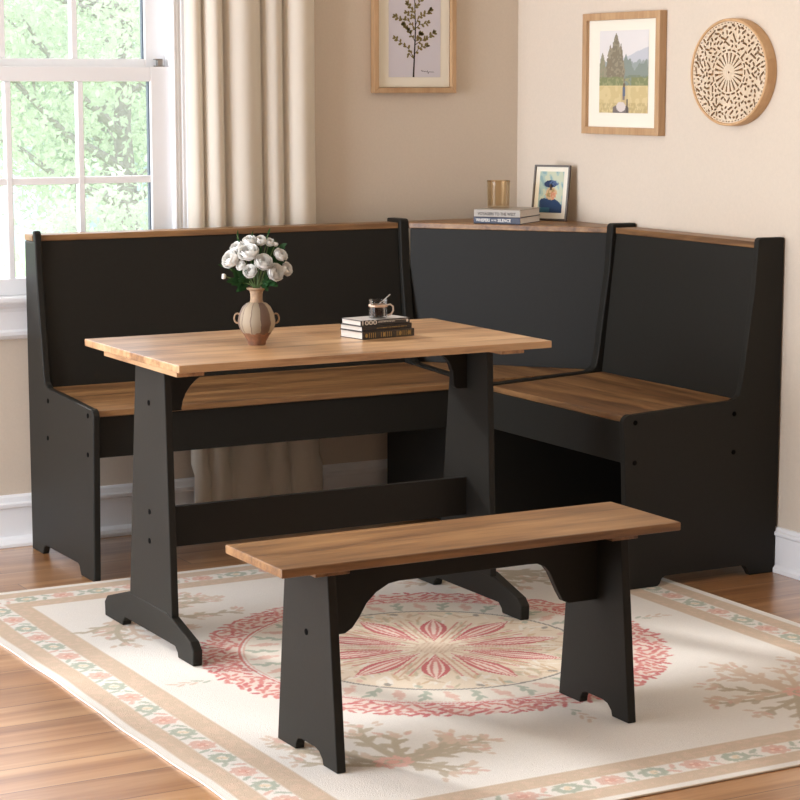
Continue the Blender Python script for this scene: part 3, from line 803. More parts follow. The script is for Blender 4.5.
def landscape():
    y1, y0, z0, z1 = -.318, -.712, 1.164, 1.518
    F = WX - .026
    t = thing('framed_photograph', 'oak-framed landscape photograph of a meadow with tall conifers beside the round plaque', 'picture', (WX, -.515, z0))
    frame_part(t, 1, y0, y1, z0, z1, .021, WX - .001, F, M['frame'])
    part('mount', M['mat'], t, (WX - .014, WX - .010, y0 + .019, y1 - .019, z0 + .019, z1 - .019))
    py1, py0, pz0, pz1 = -.396, -.644, 1.227, 1.466
    nx, ny = 110, 110
    u = np.linspace(0, 1, nx + 1); v = np.linspace(0, 1, ny + 1); U, V = np.meshgrid(u, v)
    I = np.ones(U.shape + (3,)) * s2l((226, 220, 216))
    def put(m, c, a=1.0): I[m] = I[m] * (1 - a) + s2l(c) * a
    n1 = vnoise(U * 14, V * 14, 21); n2 = vnoise(U * 40, V * 40, 22); n3 = vnoise(U * 30, V * 0 + 3, 23)
    put((V < .66 + .26 * (U - .5) + .02 * n1) & (U > .4), (196, 196, 200))
    put(V < .60 + .05 * n3 + .05 * np.clip(U - .6, 0, 1), (158, 164, 160))
    put((V < .50 + .22 * vnoise(U * 22, V * 0, 25) * (U > .5)) & (U > .45), (140, 148, 138))
    put((V < .44 + .04 * n1) & (n2 > .4), (126, 134, 112), .8)
    for c, top, w, base in ((.34, .97, .24, .36), (.22, .83, .14, .36), (.44, .85, .12, .36), (.06, .74, .12, .36)):
        hw = w * np.clip((top - V) / (top - base), 0, 1) ** .75 * (.8 + .5 * (n2 - .3))
        put((np.abs(U - c) < hw) & (V > base) & (V < top), (136, 126, 106) if c > .1 else (146, 144, 118)); put((np.abs(U - c) < hw) & (V > base) & (V < top) & (n2 > .6), (158, 148, 126), .8)
    put((V < .42 + .03 * n1) & (V > .3) & ((U < .5) | (U > .66)), (134, 138, 100)); put((V < .42) & (V > .3) & (n2 > .6), (164, 162, 120), .7)
    put(V < .325 + .012 * n1, (214, 194, 146)); put((V < .32) & (n1 > .55), (200, 178, 128), .6); put((V < .12) & (n2 > .5), (176, 154, 108), .5)
    put((V < .33) & (np.abs(U - .53) < .05 + .1 * (.33 - V)), (196, 172, 128), .6)
    put((np.abs(U - .515) < .028) & (V > .2) & (V < .31), (104, 112, 130)); put((np.abs(U - .515) < .018) & (V >= .31) & (V < .355), (112, 92, 82))
    put((np.abs(U - .51) < .022) & (V > .155) & (V < .2), (134, 122, 120))
    put((np.abs(U - .45) < .16) & (V < .12 - .3 * np.abs(U - .45)), (124, 114, 108)); put((((U - .455) / .095) ** 2 + ((V - .075) / .06) ** 2) < 1, (216, 204, 196)); put((np.abs(U - .58) < .012) & (V < .17), (92, 84, 80))
    Y = py1 + (py0 - py1) * U; Z = pz0 + (pz1 - pz0) * V
    co = np.stack([np.full_like(Y, WX - .0148) - WX, Y + .515, Z - z0], -1)
    color_grid('print', co, I, nx, ny, M['photo'], t)
landscape()

def plaque():
    cy, cz = -1.037, 1.342; RY, RZ = .170, .1445
    F = WX - .032
    t = thing('wall_plaque', 'round carved wooden lattice plaque on the right wall', 'wall decoration', (WX, cy, cz))
    n = 96
    def ell(k, i, d): a = 2 * PI * i / n; return (d, cy + RY * k * math.cos(a), cz + RZ * k * math.sin(a))
    bm = bmesh.new()
    ring = [[bm.verts.new(ell(k, i, d)) for i in range(n)] for k, d in ((1, WX - .0005), (1, F + .002), (.99, F), (.955, F), (.945, F + .003), (.945, WX - .0005))]
    for a, b in zip(ring, ring[1:] + ring[:1]):
        for i in range(n): bm.faces.new((a[i], a[(i + 1) % n], b[(i + 1) % n], b[i]))
    obj('rim', bm, M['discrim'], t, smooth=40)
    bm = bmesh.new()
    a = [bm.verts.new(ell(.945, i, F + .0125)) for i in range(n)]; b = [bm.verts.new(ell(.945, i, WX - .0005)) for i in range(n)]
    bm.faces.new(a); bm.faces.new(b[::-1])
    for i in range(n): bm.faces.new((a[i], a[(i + 1) % n], b[(i + 1) % n], b[i]))
    obj('backing', bm, M['discdark'], t)
    nr, nt = 84, 560
    rr = np.linspace(.02, .95, nr + 1); tt = np.arange(nt) * 2 * PI / nt
    rc = (rr[:-1] + rr[1:]) / 2
    TH, RR = np.meshgrid(tt + PI / nt, rc)
    hole = np.zeros(TH.shape, bool)
    fr = np.abs((TH * 20 / (2 * PI)) % 1 - .5)
    hole |= (RR > .15) & (RR < .365) & (fr < .14 + .09 * (RR - .15) / .2)
    fr2 = np.abs((TH * 20 / (2 * PI) + .5) % 1 - .5)
    hole |= (RR > .395) & (RR < .43) & (fr2 < .34)
    x, y = RR * np.cos(TH), RR * np.sin(TH)
    R = random.Random(9); pts = []
    for _ in range(9000):
        a = R.uniform(0, 2 * PI); q = math.sqrt(R.uniform(.47 ** 2, .875 ** 2)); p = (q * math.cos(a), q * math.sin(a))
        if all((p[0] - s[0]) ** 2 + (p[1] - s[1]) ** 2 > .0066 for s in pts): pts.append(p)
    for p in pts:
        an = R.choice((.9, .9, .5, -.7, 1.4, 2.4, -.2)) + R.uniform(-.25, .25); L = R.choice((.012, .024, .042)); w = .0205
        u = (x - p[0]) * math.cos(an) + (y - p[1]) * math.sin(an); v = -(x - p[0]) * math.sin(an) + (y - p[1]) * math.cos(an)
        hole |= (np.maximum(np.abs(u) - L, 0) ** 2 + v ** 2 < w ** 2)
    fr3 = np.abs((TH * 72 / (2 * PI)) % 1 - .5); hole |= (np.abs(RR - .915) < .011) & (fr3 < .2)
    co = [(F + .003 - WX, RY * r * math.cos(a), RZ * r * math.sin(a)) for r in rr for a in tt]
    faces = [(i * nt + j, i * nt + (j + 1) % nt, (i + 1) * nt + (j + 1) % nt, (i + 1) * nt + j) for i in range(nr) for j in range(nt) if not hole[i, j]]
    bm = bmesh.new(); vs = [bm.verts.new(c) for c in co]
    for f in faces: bm.faces.new([vs[k] for k in f])
    loose = [v for v in bm.verts if not v.link_faces]; bmesh.ops.delete(bm, geom=loose, context='VERTS')
    o = obj('lattice', bm, M['disc'], t, local=True)
    # face the room, then give the lattice its thickness
    me = o.data
    if sum(p.normal.x for p in me.polygons) > 0: me.flip_normals()
    md = o.modifiers.new('thick', 'SOLIDIFY'); md.thickness = .007; md.offset = -1
plaque()

# ------------------------------------------------------------------ things on the corner shelf
def book(name, label, group, corner, ang, L, D, H, cover, spine_text=None, m_text=None, extra=None):
    """corner = front-left corner of the spine on the surface; spine runs along +x locally"""
    t = thing(name, label, 'book', corner, group, ang)
    c = .0014
    bm = bmesh.new()
    box(bm, 0, L, 0, D, 0, c); box(bm, 0, L, 0, D, H - c, H); box(bm, 0, L, 0, .002, c, H - c)
    obj('cover', bm, cover, t, .0006, local=True)
    bm = bmesh.new(); box(bm, .002, L - .002, .002, D - .002, c, H - c); obj('pages', bm, M['pages'], t, local=True)
    for s, size, w, x, z, mm in spine_text or []:
        text_mesh('spine_lettering', s, size, mm, t, Matrix.Translation((x, -.0002, z)) @ Matrix.Rotation(PI / 2, 4, 'X'), w)
    if extra: extra(t, L, H)
    return t
SH = CT
ang = math.radians(-53)
A0 = Vector((-.336, -.214, 0))
b1 = book('book', 'navy book with pale title lettering, lower of the two on the corner shelf', 'books on the corner shelf', (A0.x, A0.y, SH + .0003), ang, .150, .172, .0200, M['bknavy'],
          [('WHISPERS', .0125, .045, .008, .0100, M['print']), ('IN THE', .007, .016, .058, .0100, M['print']), ('SILENCE', .0125, .042, .078, .0100, M['print'])],
          lambda t, L, H: obj('spine_emblem', (lambda bm: (box(bm, L - .018, L - .012, -.0004, 0, .005, .015), bm)[1])(bmesh.new()), M['print'], t, local=True))
b2 = book('book', 'pale grey book with dark title lettering, upper of the two on the corner shelf', 'books on the corner shelf', (A0.x + .001, A0.y - .001, SH + .0206), ang, .148, .170, .0220, M['bkgrey'],
          [('VOYAGERS TO THE WEST', .0125, .122, .012, .0088, M['printdark'])],
          lambda t, L, H: obj('spine_band', (lambda bm: (box(bm, L - .008, L - .006, -.0004, 0, .001, H - .001), bm)[1])(bmesh.new()), M['printdark'], t, local=True))
def tumbler():
    z = SH + .0429; x, y = -.238, -.197
    t = thing('glass_tumbler', 'amber glass tumbler standing on the grey book in the corner', 'glass', (x, y, z))
    bm = bmesh.new()
    lathe(bm, [(0, 0), (.032, 0), (.0335, .002), (.035, .082), (.0335, .082), (.032, .008), (0, .008)], 32)
    obj('cup', bm, M['amber'], t, smooth=40, local=True)
    bm = bmesh.new()
    lathe(bm, [(.0351, .079), (.0354, .0815), (.0348, .083), (.0336, .0826)], 32)
    obj('rim', bm, M['amber'], t, smooth=60, local=True)
tumbler()
def portrait():
    w, h, th = .122, .170, .010
    t = thing('tabletop_picture', 'small dark-framed portrait picture leaning behind the books in the corner', 'picture', (-.078, -.226, SH + .0018), None, math.atan2(-.866, .5))
    t.rotation_euler = (0, 0, math.atan2(-.866, .5))
    lean = Matrix.Rotation(math.radians(-9), 4, 'X')
    def add(nm, bm, m, bevel=0):
        bmesh.ops.transform(bm, matrix=lean, verts=bm.verts); return obj(nm, bm, m, t, bevel, local=True)
    bm = bmesh.new(); f = .006
    for bx in ((-w / 2, w / 2, 0, th, 0, f), (-w / 2, w / 2, 0, th, h - f, h), (-w / 2, -w / 2 + f, 0, th, f, h - f), (w / 2 - f, w / 2, 0, th, f, h - f)): box(bm, *bx)
    add('frame', bm, M['pframe'], .001)
    bm = bmesh.new(); box(bm, -w / 2 + f, w / 2 - f, .004, .007, f, h - f); add('mount', bm, M['mat'])
    nx, ny = 60, 84; u = np.linspace(0, 1, nx + 1); v = np.linspace(0, 1, ny + 1); U, V = np.meshgrid(u, v)
    I = np.ones(U.shape + (3,)) * s2l((168, 190, 182)); n1 = vnoise(U * 10 + V * 5, V * 6, 31); n2 = vnoise(U * 22, V * 30, 32)
    def put(m, c, a=1.0): I[m] = I[m] * (1 - a) + s2l(c) * a
    put(n1 > .58, (204, 206, 176), .8); put(n1 < .3, (126, 160, 168), .7)
    put((V < .36 - .5 * (U - .42) ** 2 + .05 * (n1 - .5)) & (U > .06) & (V < .3 + .5 * (1 - U)), (38, 62, 96)); put((V < .12) & (U < .5), (52, 96, 116))
    put((((U - .52) / .24) ** 2 + ((V - .47) / .16) ** 2) < 1 + .5 * (n2 - .5), (206, 170, 130)); put(((((U - .46) / .2) ** 2 + ((V - .5) / .12) ** 2) < 1) & (n2 > .5), (150, 128, 76), .8); put(((((U - .62) / .12) ** 2 + ((V - .42) / .1) ** 2) < 1) & (n2 > .4), (214, 132, 104), .7)
    put((((U - .47) / .27) ** 2 + ((V - .7) / .09) ** 2) < 1 + .4 * (n2 - .5), (40, 56, 92)); put((((U - .62) / .2) ** 2 + ((V - .72) / .07) ** 2 < 1) & (n2 > .5), (92, 112, 148), .8)
    x0, x1, z0, z1 = -w / 2 + .020, w / 2 - .020, .024, h - .020
    P = np.stack([x0 + (x1 - x0) * U, np.full_like(U, .0034), z0 + (z1 - z0) * V], -1).reshape(-1, 3)
    R3 = np.array(lean.to_3x3()); P = P @ R3.T
    color_grid('print', P, I, nx, ny, M['photo'], t)
    bm = bmesh.new(); tube(bm, [(0, .0135, .11), (0, .052, .006)], .003, 6); obj('easel_leg', bm, M['pframe'], t, local=True)
portrait()

# ------------------------------------------------------------------ things on the table
TT = TZ + .0003
BA = math.radians(8)
ca, sa = math.cos(BA), math.sin(BA)
B0 = Vector((-1.231, -1.190, 0))
def off(u, v): return (B0.x + u * ca - v * sa, B0.y + u * sa + v * ca)
def ornate(t, L, H):
    bm = bmesh.new()
    for i, x in enumerate(np.linspace(.02, L - .012, 22)):
        if i in (4, 5, 12, 13): continue
        box(bm, x, x + .0016, -.0004, 0, .003, H - .003)
    obj('spine_bands', bm, M['gold'], t, local=True)
    for x in (.012, .066, .115, .141):
        bm = bmesh.new(); ellipse_face(bm, (x, -.0006, H / 2), (.0038, 0, 0), (0, 0, .0052), 10)
        obj('spine_medallion', bm, M['gold'], t, local=True)
def dashes(m, x0, x1, n, z, h):
    def f(t, L, H):
        R = random.Random(n); bm = bmesh.new(); x = x0
        while x < x1:
            w = R.uniform(.0012, .0024); box(bm, x, x + w, -.0004, 0, z - h / 2, z + h / 2); x += w + R.choice((.0007, .0007, .0022))
        obj('spine_line', bm, m, t, local=True)
    return f
def book_at(u, v, z, *a, **k):
    x, y = off(u, v); return book('book', a[0], 'stacked books on the table', (x, y, z), BA + a[1], *a[2:], **k)
book_at(0, 0, TT, 'thick book with ornate gilt spine, bottom of the stack on the table', 0, .158, .094, .0185, M['bk3'], extra=ornate)
book_at(.003, .005, TT + .0188, 'dark brown book with thin gold spine line, middle of the table stack', math.radians(1), .153, .091, .0125, M['bk2'], extra=dashes(M['gold'], .045, .135, 5, .006, .0018))
def top_extra(t, L, H):
    dashes(M['print'], .052, .100, 6, .0072, .0018)(t, L, H)
    bm = bmesh.new(); box(bm, .052, .140, -.0004, 0, .0094, .0102); ellipse_face(bm, (L - .008, -.0005, H / 2), (.0035, 0, 0), (0, 0, .004), 10); obj('spine_badge', bm, M['print'], t, local=True)
tbk = book_at(.004, .012, TT + .0316, 'charcoal book lettered 1000 on its spine, top of the table stack under the cup', math.radians(-1), .147, .084, .0132, M['bk1'],
        spine_text=[('1000', .0150, .044, .004, .0066, M['print'])], extra=top_extra)
bmj = bmesh.new(); box(bmj, .003, .144, .003, .083, .0132, .01335); obj('jacket', bmj, M['bksilver'], tbk, local=True)
def cup():
    x, y = off(.080, .045); z = TT + .0316 + .01345
    t = thing('coffee_cup', 'small glass cup of black coffee standing on the stacked books', 'cup', (x, y, z))
    bm = bmesh.new()
    lathe(bm, [(0, .0), (.0215, 0), (.0225, .002), (.0225, .042), (.0235, .0435), (.0215, .0435), (.0212, .004), (0, .004)], 28)
    obj('bowl', bm, M['cupglass'], t, smooth=40, local=True)
    bm = bmesh.new(); lathe(bm, [(0, .0045), (.0208, .0045), (.0208, .027), (0, .027)], 28); obj('coffee', bm, M['coffee'], t, smooth=40, local=True)
    bm = bmesh.new(); lathe(bm, [(.0227, .0275), (.0236, .0285), (.0236, .032), (.0227, .033)], 28); obj('band', bm, M['copper'], t, smooth=40, local=True)
    bm = bmesh.new(); lathe(bm, [(.0236, .042), (.0242, .0435), (.0236, .045), (.0222, .0445)], 28); obj('rim', bm, M['cupglass'], t, smooth=60, local=True)
    d = Vector((.875, -.484, 0))
    pts = [d * .0225 + Vector((0, 0, .031)), d * .030 + Vector((0, 0, .0335)), d * .037 + Vector((0, 0, .028)), d * .0375 + Vector((0, 0, .018)), d * .032 + Vector((0, 0, .009)), d * .0225 + Vector((0, 0, .006))]
    bm = bmesh.new(); tube(bm, pts, .0022, 8); obj('handle', bm, M['handle'], t, smooth=60, local=True)
    s = thing('teaspoon', 'thin silver teaspoon leaning in the glass coffee cup', 'spoon', (x, y, z + .0275))
    bm = bmesh.new(); tube(bm, [d * -.004 + Vector((0, 0, .001)), d * .012 + Vector((0, 0, .014)), d * .030 + Vector((0, 0, .030))], [.0012, .0012, .0016], 6); obj('handle', bm, M['steel'], s, smooth=60, local=True)
    bm = bmesh.new(); bmesh.ops.create_uvsphere(bm, u_segments=12, v_segments=8, radius=1)
    bmesh.ops.transform(bm, matrix=Matrix.Translation(d * -.008 + Vector((0, 0, -.001))) @ Matrix.Diagonal((.006, .004, .0016, 1)), verts=bm.verts)
    obj('spoon_bowl', bm, M['steel'], s, smooth=180, local=True)
cup()
VX, VY = -1.494, -1.150
def vase():
    t = thing('vase', 'striped clay vase with two small ring handles holding white roses on table', 'vase', (VX, VY, TT))
    pr = [(0, 0), (.0205, 0), (.0215, .003), (.022, .008), (.030, .022), (.0405, .038), (.0445, .050), (.0445, .058), (.0415, .074), (.034, .090), (.025, .0985), (.0165, .1015)]
    bm = bmesh.new(); lathe(bm, pr, 40); obj('body', bm, M['vase'], t, smooth=50, local=True)
    bm = bmesh.new(); lathe(bm, [(.0165, .1013), (.0145, .107), (.0145, .120), (.0165, .129), (.023, .132), (.0245, .134), (.0235, .1365), (.0195, .1365), (.0135, .130), (.0122, .118), (.0125, .1)], 36); obj('neck', bm, M['vaseneck'], t, smooth=50, local=True)
    d = Vector((.875, -.484, 0))
    for s in (-1, 1):
        pts = [d * s * (.0455 + .0075 * math.cos(a)) + Vector((0, 0, .063 + .0115 * math.sin(a))) for a in [2 * PI * i / 16 for i in range(16)]]
        bm = bmesh.new(); tube(bm, pts, .0022, 8, closed=True); obj('handle', bm, M['vaseneck'], t, smooth=180, local=True)
vase()
CR = Vector((.875, -.484, 0)); CF = Vector((-.478, -.866, .145))   # screen-right and towards the viewer, used only to read the bouquet's layout
def petal_patch(bm, ang, r, th0, th1, wdt, lip):
    """one petal: a patch of a ball from polar angle th0 (low) to th1 (towards the tip), its rim turned out by lip"""
    nu, nv = 7, 6; g = []
    for j in range(nv):
        t = j / (nv - 1); th = th0 + (th1 - th0) * t; row = []
        for i in range(nu):
            q = (i / (nu - 1) - .5) * 2
            tt = th + (th0 - th1) * .16 * q * q * t
            k = wdt * (.55 + .6 * math.sin(PI * min(1, t * .55 + .18)))
            out = r * (1 + lip * max(0, t - .55) * 2.2 - .07 * q * q * (1 - t) + .03 * q)
            a = ang + q * k
            row.append(bm.verts.new((out * math.sin(tt) * math.cos(a), out * math.sin(tt) * math.sin(a), out * math.cos(tt) * .92)))
        g.append(row)
    for j in range(nv - 1):
        for i in range(nu - 1): bm.faces.new((g[j][i], g[j][i + 1], g[j + 1][i + 1], g[j + 1][i]))
def rose(label, u, v, w, r, seed, bud=False):
    """u right, v up from the vase rim, w towards the viewer (m)"""
    base = Vector((VX, VY, TT + .134)); p = base + CR * u + Vector((0, 0, v)) + Vector((CF.x, CF.y, 0)) * w
    R = random.Random(seed)
    ax = (CR * u * 1.0 + Vector((0, 0, v - .035)) * 1.0 + CF * (.055 if not bud else .01) + Vector((0, 0, .015))).normalized()
    t = thing('rose', label, 'flower', p, 'white roses in the clay vase')
    q = Vector((0, 0, 1)).rotation_difference(ax).to_matrix().to_4x4()
    bm = bmesh.new()
    D = math.radians
    layers = [(3, .20, 120, 14, 1.1, .1), (3, .36, 120, 24, 1.0, .22), (4, .52, 125, 34, .82, .30), (5, .66, 130, 44, .70, .34), (5, .80, 135, 56, .68, .34), (6, .90, 140, 70, .60, .32), (6, .95, 150, 88, .60, .26)] if not bud else [(3, .55, 140, 6, 1.1, 0), (4, .75, 145, 20, .9, .03), (4, .9, 150, 42, .9, .1)]
    for n, rr, t0, t1, wd, lip in layers:
        a0 = R.uniform(0, 6)
        for k in range(n): petal_patch(bm, a0 + 2 * PI * k / n + R.uniform(-.12, .12), r * rr * R.uniform(.96, 1.04), D(t0), D(t1 + R.uniform(-5, 5)), wd, lip)
    bmesh.ops.translate(bm, verts=bm.verts, vec=(0, 0, -r * .1)); bmesh.ops.transform(bm, matrix=q, verts=bm.verts)
    o = obj('petals', bm, M['petal'], t, smooth=180, local=True)
    md = o.modifiers.new('petal', 'SOLIDIFY'); md.thickness = .0006
    sm = o.modifiers.new('soft', 'SUBSURF'); sm.levels = 1; sm.render_levels = 1
    bm = bmesh.new()
    for k in range(5):
        a = 2 * PI * k / 5; c = Vector((math.cos(a), math.sin(a), 0)); s = Vector((-c.y, c.x, 0))
        vs = [Vector((0, 0, -r * .42)) + s * r * .1, c * r * .5 + Vector((0, 0, -r * .30)) + s * r * .12, c * r * .85 + Vector((0, 0, -r * .12)), c * r * .5 + Vector((0, 0, -r * .30)) - s * r * .12, Vector((0, 0, -r * .42)) - s * r * .1]
        bm.faces.new([bm.verts.new(q.to_3x3() @ x) for x in vs])
    obj('sepals', bm, M['green'], t, local=True)
    b0 = -ax * r * .7; end = Vector((VX, VY, TT + .105)) - p + CR * u * .06
    neck = Vector((VX, VY, TT + .140)) - p + CR * max(-.008, min(.008, u * .15)) + Vector((CF.x, CF.y, 0)) * max(-.007, min(.007, w * .2))
    mid = b0 * .45 + neck * .55 - ax * .008
    bm = bmesh.new(); tube(bm, [b0, mid, neck, end], .0013, 6); obj('stem', bm, M['stem'], t, smooth=60, local=True)
    return t
PXM = 1 / 428.0
def uv(px, py): return ((px - 255.5) * PXM, (288.5 - py) * PXM)
roses = [('largest white rose, open in the upper middle of the bouquet', 248.8, 250.3, .028, .0225, 0),
         ('wide white rose at the far left of the bouquet', 230, 257.5, .012, .0215, 0),
         ('white rose facing front just right of the bouquet middle', 264, 260, .034, .0195, 0),
         ('small round white rose low in front above the vase rim', 250, 269.5, .036, .0150, 0),
         ('large white rose low on the right of the bouquet', 276, 271, .026, .0195, 0),
         ('white rose at the far right edge, behind the large low right rose', 286.5, 268.5, .004, .0150, 0),
         ('white rose at the upper right edge of the bouquet', 281, 254, .006, .0155, 0),
         ('white rose at the very top left of centre', 248.8, 239.8, -.004, .0150, 0),
         ('white rose at the very top right of centre', 260.5, 239.8, -.008, .0140, 0),
         ('small white rose near the top right, beside the pointed bud', 269, 241.5, -.012, .0115, 0),
         ('pointed white rosebud at the upper right of the bouquet', 275, 243.8, -.014, .0075, 1),
         ('white rose at the upper left between the far left and largest roses', 236.5, 246.5, -.004, .0160, 0),
         ('half-open white rose tucked left of the small front rose', 240.5, 264, .026, .0110, 0),
         ('tiny white rosebud hanging low at the left of the bouquet', 222.5, 276, .006, .0075, 1)]
for i, (lb, px, py, w, r, bud) in enumerate(roses):
    u, v = uv(px, py); rose(lb, u, v, w, r * 1.0, 100 + i, bool(bud))
def sprig(label, px, py, w, n, L, seed, up=False):
    """leafy stalk from the vase neck out to (px, py)"""
    u, v = uv(px, py); R = random.Random(seed)
    base = Vector((VX, VY, TT + .108)); tip = Vector((VX, VY, TT + .134)) + CR * u + Vector((0, 0, v)) + Vector((CF.x, CF.y, 0)) * w - base
    neck = Vector((0, 0, .034)) + CR * max(-.008, min(.008, u * .2)) + Vector((CF.x, CF.y, 0)) * max(-.007, min(.007, w * .2))
    c = neck * .5 + tip * .5 + Vector((0, 0, .012))
    t = thing('leafy_sprig', label, 'foliage', base, 'green sprigs in the clay vase')
    pts = [Vector((0, 0, 0)), neck] + [neck.lerp(c, k).lerp(c.lerp(tip, k), k) for k in (.25, .5, .75, 1)]
    bm = bmesh.new(); tube(bm, pts, .0009, 5); obj('stem', bm, M['stem'], t, smooth=60, local=True)
    bm = bmesh.new()
    for i in range(n):
        k = .42 + .58 * (i + .5) / n; p = neck.lerp(c, k).lerp(c.lerp(tip, k), k)
        d = (tip - neck).normalized(); side_ = d.cross(CF).normalized() * (1 if i % 2 else -1)
        dr = (d * (.9 if not up else 1.6) + side_ * R.uniform(.6, 1.2) * (1 if not up else .3) + CF * R.uniform(-.2, .7)).normalized()
        wv = dr.cross(CF + Vector((R.uniform(-.5, .5), R.uniform(-.5, .5), R.uniform(-.3, .6)))).normalized()
        l = L * 1.2 * R.uniform(.8, 1.15); wd = l * (.26 if not up else .1); nrm = dr.cross(wv)
        g = []
        for j in range(6):
            s = j / 5; ww = wd * math.sin(PI * min(.999, s ** .8)) + .0003; dn = nrm * (-.25 * l * s * s)
            g.append([bm.verts.new(p + dr * l * s + wv * ww + dn), bm.verts.new(p + dr * l * s + nrm * .12 * ww + dn), bm.verts.new(p + dr * l * s - wv * ww + dn)])
        for a, b in zip(g, g[1:]):
            bm.faces.new((a[0], a[1], b[1], b[0])); bm.faces.new((a[1], a[2], b[2], b[1]))
    obj('leaves', bm, M['green'], t, smooth=180, local=True)
for a in [('dark leafy sprig drooping at the lower left of the bouquet', 236, 278, .012, 9, .024, 1), ('leafy sprig reaching out level at the far left of the bouquet', 221, 266, 0, 5, .018, 2, True),
          ('dark leafy sprig at lower right beneath the large right rose', 270, 281, .012, 8, .022, 3), ('leafy sprig behind the upper right roses', 279, 246, -.02, 8, .022, 4),
          ('leafy sprig filling the middle between the roses', 256, 256, .008, 12, .022, 5), ('thin green blade sprig rising at the top left', 236, 234, -.01, 4, .016, 6, True),
          ('thin green blade sprig rising at the top middle', 251, 233.5, -.012, 4, .014, 7, True), ('thin green blade sprig rising at the top right', 268, 231.5, -.016, 4, .015, 8, True),
          ('leafy sprig between the small front rose and the vase rim', 246, 277, .030, 7, .020, 9), ('leafy sprig at the right between the upper and low roses', 277, 262, .006, 8, .02, 10),
          ('dark leafy sprig hanging lowest at the left beside the vase neck', 240, 287, .004, 8, .02, 11), ('dark leafy sprig hanging lowest at the right beside the vase neck', 265, 287, .008, 7, .018, 12)]:
    sprig(*a)

# ------------------------------------------------------------------ outside the window
GZ = -2.6
o = part('lawn', M['lawn'], None, (-40, 60, .6, 80, GZ - .2, GZ)); o['kind'] = 'structure'
def tree(label, x, y, h, rad, m, seed, leaves=3600, ls=.16):
    R = np.random.default_rng(seed); rr = random.Random(seed)
    t = thing('tree', label, 'tree', (x, y, GZ), 'trees outside the window')
    bm = bmesh.new(); ends = []
    tube(bm, [(0, 0, 0), (.05, 0, h * .2), (-.05, .05, h * .42), (.04, 0, h * .62), (0, 0, h * .85)], [h * .026, h * .020, h * .016, h * .010, h * .004], 8)
    for k in range(11):
        z = h * rr.uniform(.28, .68); a = rr.uniform(0, 2 * PI); L = rad * rr.uniform(.55, .9); e = Vector((math.cos(a) * L, math.sin(a) * L, z + L * rr.uniform(.35, .8)))
        s = Vector((0, 0, z)); md = s.lerp(e, .5) + Vector((0, 0, -.08 * L))
        tube(bm, [s, md, e], [h * .009, h * .006, h * .002], 6); ends += [md, e]
        for q in range(2):
            e2 = e + Vector((rr.uniform(-1, 1), rr.uniform(-1, 1), rr.uniform(0, .8))) * rad * .3
            tube(bm, [md.lerp(e, .5), e2], [h * .0035, h * .0015], 5); ends.append(e2)
    obj('trunk', bm, M['bark'], t, smooth=60, local=True)
    cl = []
    for k in range(75):
        v = R.normal(size=3); v /= np.linalg.norm(v); v *= R.random() ** .4
        cl.append((v[0] * rad, v[1] * rad, h * .60 + v[2] * h * .40))
    cl = np.array(cl + [tuple(e) for e in ends]); n = leaves
    c = cl[R.integers(0, len(cl), n)] + R.normal(size=(n, 3)) * rad * .13
    a = R.normal(size=(n, 3)); a /= np.linalg.norm(a, axis=1)[:, None]; b = np.cross(a, R.normal(size=(n, 3))); b /= np.linalg.norm(b, axis=1)[:, None]
    s = (ls * (.6 + .8 * R.random(n)))[:, None]
    co = np.stack([c - a * s, c - b * s * .5, c + a * s, c + b * s * .5], 1).reshape(-1, 3)
    me = bpy.data.meshes.new('foliage'); me.from_pydata(co.tolist(), [], np.arange(4 * n).reshape(-1, 4).tolist()); me.materials.append(m)
    f = bpy.data.objects.new('foliage', me); C.objects.link(f); f.parent = t
F = M['foliage']
tree('broad pale green tree with forked trunk seen through the right window panes', 7.0, 21, 8.0, 2.5, F[0], 1, 17000, .055)
tree('light green tree seen through the left edge of the window', 1.9, 21.5, 7.6, 2.0, F[1], 2, 12000, .06)
tree('hazy cool green tree standing far back to the right of the broad tree', 12.2, 37, 9.0, 3.2, F[2], 3, 9000, .11)
tree('green tree behind the broad tree on its right', 9.6, 28.5, 7.0, 2.5, F[1], 4, 12000, .075)
tree('low bushy green tree nearest the window in front of the broad tree', 4.9, 15.5, 3.0, 1.2, F[0], 5, 6000, .05)
tree('green tree behind the broad tree on its left', 4.2, 30, 8.2, 2.5, F[2], 6, 12000, .075)
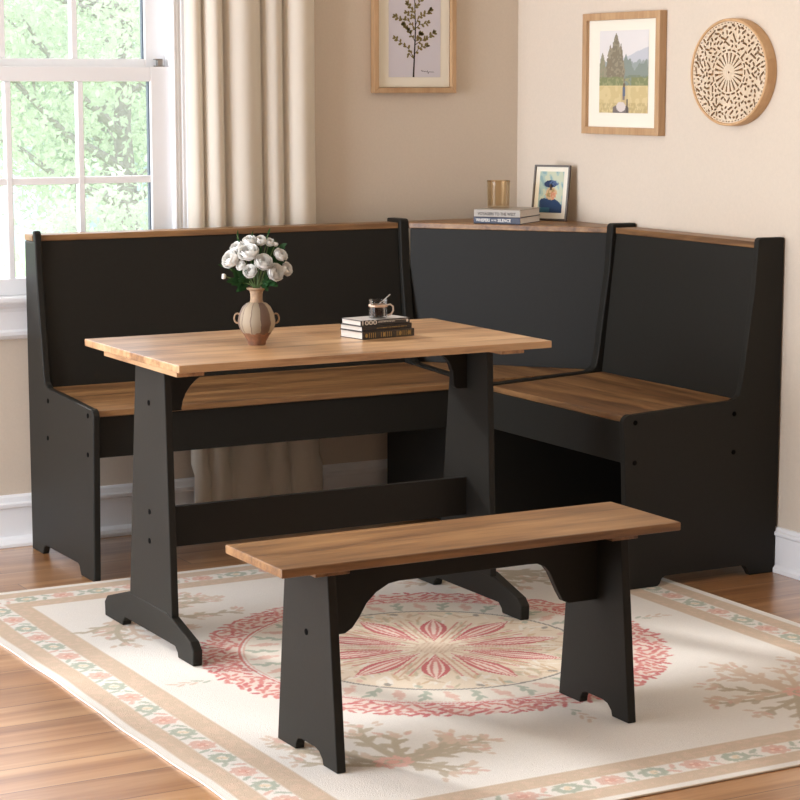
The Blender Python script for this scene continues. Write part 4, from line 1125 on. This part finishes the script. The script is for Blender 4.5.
def house():
    x, y = 16.5, 44
    t = thing('house', 'pale blue-grey neighbouring house with slate roof behind the trees', 'house', (x, y, GZ))
    bm = bmesh.new(); box(bm, -3, 3, -2.5, 2.5, 0, 2.4); obj('wall', bm, M['siding'], t, local=True)
    bm = bmesh.new(); prism(bm, [(-2.8, 2.4), (2.8, 2.4), (0, 4.2)], 0, -3.2, 3.2); obj('roof', bm, M['roof'], t, local=True)
    for k in (-1.6, 0, 1.6):
        bm = bmesh.new(); box(bm, k - .4, k + .4, -2.53, -2.48, .8, 1.9); obj('window', bm, M['white'], t, local=True)
house()

# ------------------------------------------------------------------ light
world = bpy.data.worlds.new('sky'); bpy.context.scene.world = world; world.use_nodes = True
bg = world.node_tree.nodes['Background']; bg.inputs['Color'].default_value = (.88, .95, 1.06, 1); bg.inputs['Strength'].default_value = 2.0
sun = bpy.data.lights.new('sun', 'SUN'); sun.energy = 2.6; sun.angle = math.radians(5); sun.color = (1, .985, .965)
so = bpy.data.objects.new('sun', sun); C.objects.link(so)
d = Vector((.37, -.93, -.55)).normalized(); so.rotation_euler = d.to_track_quat('-Z', 'Y').to_euler(); so.location = (-4, 5, 6)

dl = bpy.data.lights.new('side_fill', 'AREA'); dl.shape = 'RECTANGLE'; dl.size = 2.3; dl.size_y = 2.4; dl.energy = 150; dl.color = (.88, .95, 1.06)
do = bpy.data.objects.new('side_fill', dl); C.objects.link(do); do.location = (-5.62, -1.25, 1.12)     # daylight stand-in: lamp added at an invented side opening to brighten the right wall
do.rotation_euler = Vector((1, 0, 0)).to_track_quat('-Z', 'Y').to_euler()

# ------------------------------------------------------------------ camera
cam = bpy.data.cameras.new('camera'); co_ = bpy.data.objects.new('camera', cam); C.objects.link(co_)
cam.sensor_fit = 'HORIZONTAL'; cam.sensor_width = 36.0; cam.lens = 2140.495 / 800 * 36.0
co_.location = (-3.642, -5.743, 1.3061)
yaw, pit = math.radians(28.9149), math.radians(8.353)
fw = Vector((math.sin(yaw) * math.cos(pit), math.cos(yaw) * math.cos(pit), -math.sin(pit)))
co_.rotation_euler = fw.to_track_quat('-Z', 'Y').to_euler()
cam.clip_start = .05; cam.clip_end = 200
S = bpy.context.scene; S.camera = co_
vs = S.view_settings
S.display_settings.display_device = 'sRGB'
vs.view_transform = 'Standard'; vs.look = 'None'; vs.gamma = 1; vs.use_curve_mapping = False; vs.exposure = .48
try: S.cycles.use_denoising = True
except Exception: pass
